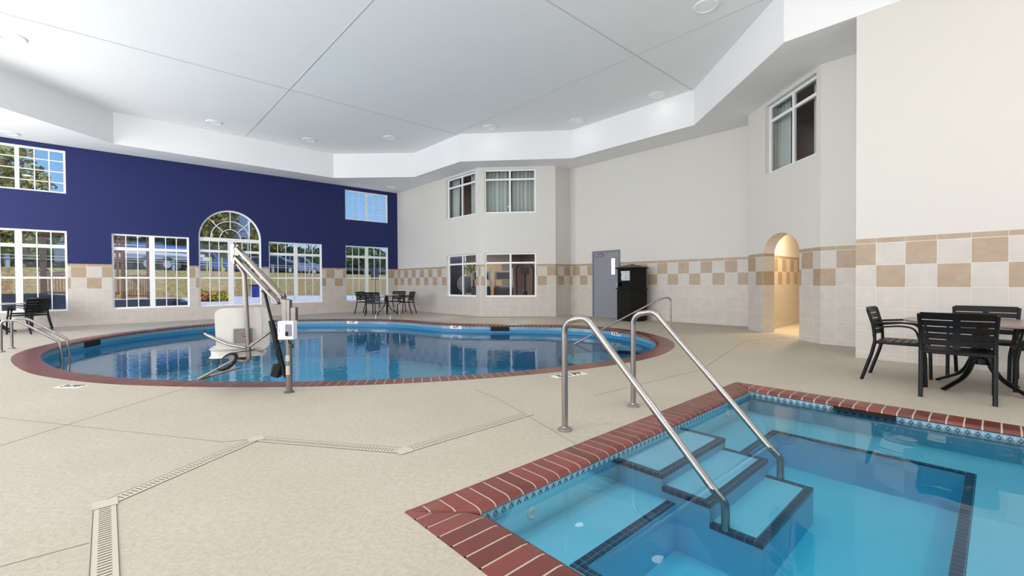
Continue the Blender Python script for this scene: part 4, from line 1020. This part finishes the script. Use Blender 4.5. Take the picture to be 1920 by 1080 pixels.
o = mb.build('grass_bank', M['grass']); tag(o, 'dry brown and green grass bank rising to the road outside the windows', 'grass'); o['kind'] = 'stuff'
mb = MB(); a, b = rl(-70) - RN * .55, rl(90) - RN * .55; mb.add([a + Vector((0, 0, 2)), b + Vector((0, 0, 2)), b + RN * 14 + Vector((0, 0, 2)), a + RN * 14 + Vector((0, 0, 2))], [(0, 1, 2, 3)]); mb.build('floor_road', M['asphalt'], smooth=False, kind='structure')
mb = MB(); a, b = a + RN * 13.9, b + RN * 13.9; mb.add([a + Vector((0, 0, 2.02)), b + Vector((0, 0, 2.02)), b + RN * 60 + Vector((0, 0, 5)), a + RN * 60 + Vector((0, 0, 5))], [(0, 1, 2, 3)]); mb.build('floor_meadow', M['grass'], smooth=False, kind='structure')
mb = MB(); mb.add([(2.5, 17.39, GZ), (60, 17.39, GZ), (60, 34, GZ), (2.5, 34, GZ)], [(0, 1, 2, 3)]); mb.add([(-60, 25.1, GZ + .08), (2.5, 25.1, GZ + .08), (2.5, 34, GZ), (-60, 34, GZ)], [(0, 1, 2, 3)]); mb.build('floor_lot', M['paving'], smooth=False, kind='structure')
mb = MB(); mb.add([(-60, 17.39, -.1), (2.5, 17.39, -.1), (2.5, 25.2, -.1), (-60, 25.2, -.1)], [(0, 1, 2, 3)]); mb.build('floor_patio', M['asphalt'], smooth=False, kind='structure')
# retaining walls
def rwall(label, pts, z1, z0=-.1):
    mb = MB()
    for a, b in zip(pts, pts[1:]): mb.bar((*a, (z0 + z1) / 2), (*b, (z0 + z1) / 2), .18, z1 - z0)
    o = mb.build('retaining_wall', M['retaining'], smooth=False); return tag(o, label, 'low wall', 'slate blue low walls outside')
rwall('slate blue low wall outside the left window, stepping towards the glass', [(-12, 24.9), (-1.95, 24.9), (-.74, 17.6)], .82)
rwall('slate blue low wall outside the second window from the left', [(-.5, 24.0), (2.3, 24.0), (1.95, 17.6)], .52)
mb = MB(); mb.add([(-.65, 17.5, .5), (.1, 17.5, .5), (-.4, 24, .5), (-1.85, 24.8, .5)], [(0, 1, 2, 3)]); 
# gazebos / timber railings
def railing(root, a, b, z0_, z1_, n_):
    A, B = Vector(a), Vector(b)
    mb = MB(); mb.bar((*a, z1_), (*b, z1_), .12, .05); mb.bar((*a, z1_ - .1), (*b, z1_ - .1), .05, .07); mb.bar((*a, z0_ + .06), (*b, z0_ + .06), .05, .07); mb.build('rail', M['woodrail'], root)
    for k in range(n_):
        p = A.lerp(B, (k + .5) / n_); mb = MB(); mb.cbox((p.x, p.y, (z0_ + z1_) / 2), (.04, .04, z1_ - z0_ - .1)); mb.build('baluster', M['woodrail'], root)
def gpost(root, x, y, z0_, z1_, w=.18, zc=None):
    mb = MB(); mb.cbox((x, y, (z0_ + z1_) / 2), (w, w, z1_ - z0_)); 
    if zc: mb.cbox((x, y, zc), (w + .1, w + .1, .06))
    mb.build('post', M['woodpost'], root, bevel=.01)
g1 = thing('timber_gazebo', 'brown timber gazebo with a bracketed eave outside the left window', 'gazebo')
pa = far(82, 14.6); pb = (-.62, 18.2)
gpost(g1, *pa, .82, 3.0, .15, 1.62)
railing(g1, (pa[0] + .1, pa[1]), pb, .84, 1.52, 9)
pc = far(-60, 16)
gpost(g1, *pc, .82, 3.0, .2)
mb = MB(); mb.bar((*pa, 2.95), (pa[0] + 2.2, pa[1] - 1.2, 2.95), .16, .34); mb.bar((pa[0] - .1, pa[1], 2.95), (*pc, 2.95), .16, .3) if False else None
for k in range(7):
    p = Vector((*pa, 0)).lerp(Vector((pa[0] + 2.2, pa[1] - 1.2, 0)), .1 + k * .14); mb.cbox((p.x, p.y, 2.68), (.07, .07, .24))
mb.bar((*pa, 2.56), (pa[0] + 2.2, pa[1] - 1.2, 2.56), .10, .05)
mb.build('eave_beam', M['woodpost'], g1)
g2 = thing('timber_gazebo', 'brown timber gazebo with slatted railing outside the second window from the left', 'gazebo')
p1, p2, p3 = far(231, 20.6), far(279, 20.9), far(221, 22.5)
gpost(g2, *p1, .48, 3.6, .15, 1.64); gpost(g2, *p2, .48, 3.6, .15); gpost(g2, *p3, .48, 3.6, .12)
railing(g2, p1, p2, .55, 1.55, 11); railing(g2, far(205, 21.5), p3, .55, 1.5, 4)
mb = MB(); mb.bar((*far(200, 20.6), 3.6), (*far(300, 21), 3.6), .2, .3); mb.build('eave_beam', M['woodpost'], g2)
# guardrail
gr = thing('guardrail', 'long pale galvanised guardrail along the top of the grass bank', 'guardrail', tuple(rl(0)) [:2] + (2.0,), math.atan2(RD.y, RD.x))
mb = MB()
for zz, th_ in ((.47, .035), (.63, .035)): mb.box(-52, 62, -.03, .02, zz - th_ / 2, zz + th_ / 2)
mb.build('beam', M['galv'], gr)
for k in range(-13, 16):
    mb = MB(); mb.box(k * 3.8 - .07, k * 3.8 + .07, .02, .16, -.1, .68); mb.build('post', M['galv'], gr)
# vehicles (side profile along local x)
def vehicle(name, label, cat, prof, glassprof, wid, loc, rz, paint, wheels, wr=.34, extra=None):
    t = thing(name, label, cat, loc, rz); k = len(prof); mb = MB()
    def slab(mb, pr, w, wt=None):
        n_ = len(pr); zt = max(z for x, z in pr); zm = .95
        f = lambda z: w - (0 if z < zm else (z - zm) * .28)
        mb.add([(x, -f(z), z) for x, z in pr] + [(x, f(z), z) for x, z in pr], [tuple(range(n_)), tuple(range(2 * n_ - 1, n_ - 1, -1))] + [(i, (i + 1) % n_, n_ + (i + 1) % n_, n_ + i) for i in range(n_)])
    slab(mb, prof, wid / 2); body = mb.build('body', M[paint], t, bevel=.05)
    for gpr in glassprof:
        mb = MB(); slab(mb, gpr, wid / 2 + .012); mb.build('side_window', M['carglass'], body)
    for x in wheels:
        for sy_ in (-1, 1):
            m4 = Matrix.Translation((x, sy_ * (wid / 2 - .1), wr)) @ Matrix.Rotation(R(90), 4, 'X'); b2 = MB(); b2.cyl((0, 0, -.12), wr, .24, 20); mb = MB(); mb.add([m4 @ Vector(v) for v in b2.v], b2.f); wh = mb.build('wheel', M['rubber'], t)
            b2 = MB(); b2.cyl((0, 0, -.13), wr * .55, .26, 14); mb = MB(); mb.add([m4 @ Vector(v) for v in b2.v], b2.f); mb.build('hubcap', M['galv'], wh)
    return t
ra = math.atan2(RD.y, RD.x)
def onroad(px, off_=3):
    lo, hi = 10, 90
    for _ in range(40):
        m_ = (lo + hi) / 2; p = Vector((*far(px, m_), 0)) - rl(0)
        if p.dot(RN) < off_: lo = m_
        else: hi = m_
    return (*far(px, (lo + hi) / 2), 2.0)
sedan = [(-2.3, .35), (-2.35, .8), (-2.2, 1.0), (-1.5, 1.08), (-.8, 1.42), (.4, 1.44), (1.1, 1.05), (2.1, .92), (2.3, .7), (2.3, .35)]
sg = [[(-1.35, 1.06), (-.75, 1.37), (-.25, 1.38), (-.25, 1.04)], [(-.17, 1.04), (-.17, 1.38), (.35, 1.38), (.95, 1.04)]]
vehicle('parked_car', 'black sedan beyond the guardrail at the left of the third lower window', 'car', sedan, sg, 1.8, onroad(505), ra, 'carblack', (-1.4, 1.4))
suv = [(-2.5, .4), (-2.55, 1.0), (-2.4, 1.75), (-2.2, 1.85), (.5, 1.82), (1.2, 1.2), (2.4, 1.02), (2.6, .8), (2.6, .4)]
sg2 = [[(-2.3, 1.15), (-2.2, 1.7), (-1.3, 1.72), (-1.3, 1.15)], [(-1.2, 1.15), (-1.2, 1.72), (-.3, 1.72), (-.3, 1.15)], [(-.2, 1.15), (-.2, 1.71), (.42, 1.68), (.95, 1.15)]]
vehicle('parked_van', 'silver-blue passenger van beyond the guardrail, largest car in the third lower window', 'car', suv, sg2, 1.9, onroad(552, 4.5), ra, 'carsilver', (-1.6, 1.6), .36)
vehicle('parked_car', 'silver car glimpsed beyond the guardrail at the right side of the arched window', 'car', sedan, sg, 1.8, onroad(477, 4), ra, 'carsilver', (-1.4, 1.4))
vehicle('parked_car', 'dark car at the left edge of the arched window beyond the guardrail', 'car', suv, sg2, 1.8, onroad(372, 5), ra, 'truckblue', (-1.4, 1.4))
# truck
tx = onroad(285, 3.2)
t = thing('blue_truck', 'blue and white tanker truck on the road outside the second window', 'truck', tx, ra)
mb = MB(); m4 = Matrix.Translation((-.2, 0, 1.5)) @ Matrix.Rotation(R(90), 4, 'Y'); b2 = MB(); b2.cyl((0, 0, -2.3), .42, 5.2, 28); mb.add([m4 @ Vector(v) for v in b2.v], b2.f); mb.build('tank', M['truckblue'], t, bevel=.06)
mb = MB(); mb.box(-2.7, 3.2, -1.1, 1.1, .85, 1.1); mb.box(-2.3, 2.8, -1.22, -1.0, 1.1, 1.3); mb.build('chassis', M['truckwhite'], t)
mb = MB(); mb.add([(-4.6, -1.1, .5), (-2.8, -1.1, .5), (-2.8, -1.1, 2.2), (-4.1, -1.1, 2.2), (-4.6, -1.1, 1.4), (-4.6, 1.1, .5), (-2.8, 1.1, .5), (-2.8, 1.1, 2.2), (-4.1, 1.1, 2.2), (-4.6, 1.1, 1.4)], [(0, 1, 2, 3, 4), (9, 8, 7, 6, 5), (0, 5, 6, 1), (1, 6, 7, 2), (2, 7, 8, 3), (3, 8, 9, 4), (4, 9, 5, 0)]); cab = mb.build('cab', M['truckwhite'], t, bevel=.05)
mb = MB(); mb.box(-4.2, -3.2, -1.115, -1.09, 1.45, 2.0); mb.build('side_window', M['carglass'], cab)
for x in (-3.8, -.9, .3, 2.2):
    for sy_ in (-1, 1):
        m4 = Matrix.Translation((x, sy_ * .95, .5)) @ Matrix.Rotation(R(90), 4, 'X'); b2 = MB(); b2.cyl((0, 0, -.15), .5, .3, 22); mb = MB(); mb.add([m4 @ Vector(v) for v in b2.v], b2.f); wh = mb.build('wheel', M['rubber'], t)
        b2 = MB(); b2.cyl((0, 0, -.16), .26, .32, 14); mb = MB(); mb.add([m4 @ Vector(v) for v in b2.v], b2.f); mb.build('hubcap', M['galv'], wh)
# bollards, bin, sign posts
bl = None
for i, px in enumerate((388, 396, 416)):
    p = onroad(px, 2.2); mb = MB(); mb.cyl((0, 0, 0), .07, 1.15, 14); o = mb.build('bollard', M['yellow'], loc=p)
    tag(o, 'yellow bollard beyond the guardrail seen through the arched window, ' + ('leftmost', 'second from the left', 'rightmost, standing apart')[i], 'bollard', 'yellow bollards by the road')
bxy = far(480, 24.5); t = thing('blue_bin', 'blue bin at the foot of the grass bank, right side of the arched window', 'bin', (*bxy, GZ), R(-30))
mb = MB(); mb.add([(x * s2, y * s2, z) for z, s2 in ((.0, .8), (.62, 1)) for x, y in ((-.24, -.24), (.24, -.24), (.24, .24), (-.24, .24))], [(0, 3, 2, 1), (4, 5, 6, 7), (0, 1, 5, 4), (1, 2, 6, 5), (2, 3, 7, 6), (3, 0, 4, 7)]); mb.build('bin_body', M['binblue'], t, bevel=.02)
mb = MB(); mb.box(-.26, .26, -.26, .26, .62, .70); mb.build('lid', M['roomnavy'], t, bevel=.02)
sp_ = far(703, 27); t = thing('dark_sign', 'dark grey sign on a thin post seen through the right-hand lower window', 'sign', (*sp_, GZ), R(-45))
mb = MB(); mb.cyl((0, 0, 0), .04, 2.1, 10); mb.build('post', M['signgrey'], t); mb = MB(); mb.box(-.24, .24, -.08, .0, .95, 1.65); mb.build('sign_panel', M['signgrey'], t, bevel=.03)
sp_ = onroad(447, 12); t = thing('pylon_sign', 'tall white roadside sign on twin poles seen in the top of the arched window', 'sign', sp_, R(-50))
mb = MB(); mb.box(-1.3, 1.3, -.15, .15, 3.9, 6.2); mb.build('sign_face', M['signwhite'], t, bevel=.05)
mb = MB(); mb.box(-1.2, 1.2, -.16, .16, 4.5, 4.56); mb.box(-1.2, .9, -.16, .16, 4.9, 4.94); mb.build('sign_stripe', M['signgrey'], t)
for x in (-1.1, 1.1): mb = MB(); mb.cyl((x, 0, 0), .12, 6.4, 12); mb.build('pole', M['galv'], t)
# house far right
hp = far(735, 62); t = thing('grey_house', 'grey house with a pale green roof far off through the right-hand window', 'house', (*hp, 2.0), R(20)); t.scale = (.6, .6, .6)
mb = MB(); mb.box(-5, 4, -3, 3, 0, 3.6); mb.build('wall', M['house'], t); mb = MB(); mb.add([(-5.4, -3.4, 3.5), (4.4, -3.4, 3.5), (4.4, 3.4, 3.5), (-5.4, 3.4, 3.5), (-4.5, 0, 5.4), (3.5, 0, 5.4)], [(0, 1, 5, 4), (2, 3, 4, 5), (1, 2, 5), (3, 0, 4), (3, 2, 1, 0)]); mb.build('roof', M['roofm'], t, smooth=False)
for x in (-3.8, -1.6, .8, 2.8): mb = MB(); mb.box(x - .5, x + .5, -3.06, -2.98, 1.2, 2.6); mb.build('window', M['carglass'], t)
# shrubs
def shrub(label, loc, r_, h_, mat, n_=700):
    t = thing('garden_shrub', label, 'shrub', loc, 0, 'garden shrubs outside the arched window'); mb = MB(); leafcloud(mb, [(0, 0, h_ * .5, r_, r_, h_ * .5), (r_ * .6, .1, h_ * .4, r_ * .6, r_ * .6, h_ * .4), (-r_ * .6, -.1, h_ * .4, r_ * .6, r_ * .6, h_ * .35)], n_, .09, 0); mb.build('foliage', M[mat], t, smooth=False)
    mb = MB(); 
    for k in range(4): a = k * 1.7; mb.tube([(0, 0, 0), (math.cos(a) * r_ * .5, math.sin(a) * r_ * .5, h_ * .6)], .012, 6)
    mb.build('stems', M['bark'], t)
shrub('yellow-green shrub at the left foot of the arched window', (*far(377, 19.5), GZ), .28, .55, 'leafyl'); shrub('orange-tinted shrub between two yellow-green ones below the arched window', (*far(392, 19), GZ), .38, .40, 'leafo'); shrub('yellow-green shrub left of the central mullion of the arched window', (*far(415, 19), GZ), .36, .45, 'leafyl')
# trees
def tree(label, loc, H_, rw, mat, blobs, n_, size, grp='trees beyond the road', trunk=.18):
    t = thing('leafy_tree', label, 'tree', loc, random.uniform(0, 6), grp); mb = MB()
    leafcloud(mb, [(x * rw, y * rw, z * H_, a * rw, a * rw, c * H_) for x, y, z, a, c in blobs], n_, size); mb.build('crown', M[mat], t, smooth=False)
    mb = MB(); mb.tube([(0, 0, 0), (.05, .03, H_ * .3), (-.05, .05, H_ * .6), (0, 0, H_ * .85)], [trunk, trunk * .8, trunk * .5, trunk * .2], 10)
    for k in range(7):
        a = k * 2.4; z = H_ * (.3 + .07 * k); mb.tube([(0, 0, z), (math.cos(a) * rw * .35, math.sin(a) * rw * .35, z + H_ * .1), (math.cos(a) * rw * .7, math.sin(a) * rw * .7, z + H_ * .16)], [trunk * .4, trunk * .28, trunk * .1], 6)
    mb.build('trunk', M['bark'], t); return t
B1 = [(0, 0, .55, .8, .40), (.5, .2, .45, .55, .25), (-.5, -.2, .42, .55, .28), (.1, -.5, .35, .6, .28), (-.1, .5, .5, .55, .25), (.2, 0, .82, .5, .17)]
B2 = [(0, 0, .35, .9, .33), (.6, 0, .3, .6, .28), (-.6, .1, .3, .6, .26), (0, .6, .28, .6, .25), (0, -.6, .28, .6, .25)]
t1 = tree('tall olive-green tree beyond the road, filling the left of the arched window', (*onroad(400, 15)[:2], 2.0), 10.5, 4.2, 'leafy', B1, 5200, .34)
t2 = tree('dark green bushy tree beyond the road, behind the cars', (*onroad(530, 17)[:2], 2.0), 6.2, 4.4, 'leafd', B2, 4600, .34)
t3 = tree('bright green bushy tree beyond the road at the left window', (*onroad(60, 15)[:2], 2.0), 5.5, 3.4, 'leafg', B2, 4600, .26)
L2 = [(t1, 455, 17, 'tall olive-green tree beyond the road, filling the right of the arched window'), (t1, 345, 19, 'tall olive-green tree beyond the road, between the second and the arched windows'),
      (t2, 480, 18, 'dark green tree beyond the road behind the right edge of the arched window'), (t2, 580, 18, 'dark green tree beyond the road at the right side of the third lower window'),
      (t2, 625, 19, 'dark green tree beyond the road, between the two right-hand windows'), (t2, 668, 18, 'dark green tree beyond the road at the left of the right-hand window'),
      (t2, 320, 20, 'dark green tree beyond the road behind the truck cab end'), (t2, 250, 20, 'dark green tree beyond the road behind the truck'), (t3, 110, 16, 'bright green bushy tree beyond the gazebo post'),
      (t3, 10, 17, 'bright green bushy tree at the far left of the left window'), (t2, 160, 20, 'dark green tree beyond the road, between the two left windows'), (t2, 700, 30, 'dark green tree beside the far grey house'), (t3, -40, 18, 'bright green bushy tree beyond the left edge of the view')]
for src, px, of, lab in L2:
    p = onroad(px, of) if px < 640 else (*far(px - 6, 57 + (px - 668) * .3), 1.9); dup(src, (p[0], p[1], 2.0), random.uniform(0, 6), lab, 'trees beyond the road')
tn = tree('tall leafy tree whose branches cross the upper left window against the sky', (*far(-10, 23), .4), 9.3, 2.9, 'leafy', [(0, 0, .55, .8, .4), (.5, .1, .62, .5, .14), (.3, -.3, .45, .5, .2), (-.5, 0, .6, .6, .3), (.75, -.4, .78, .32, .06), (.2, -.2, .85, .6, .1)], 3600, .24, 'trees beyond the road', .25)
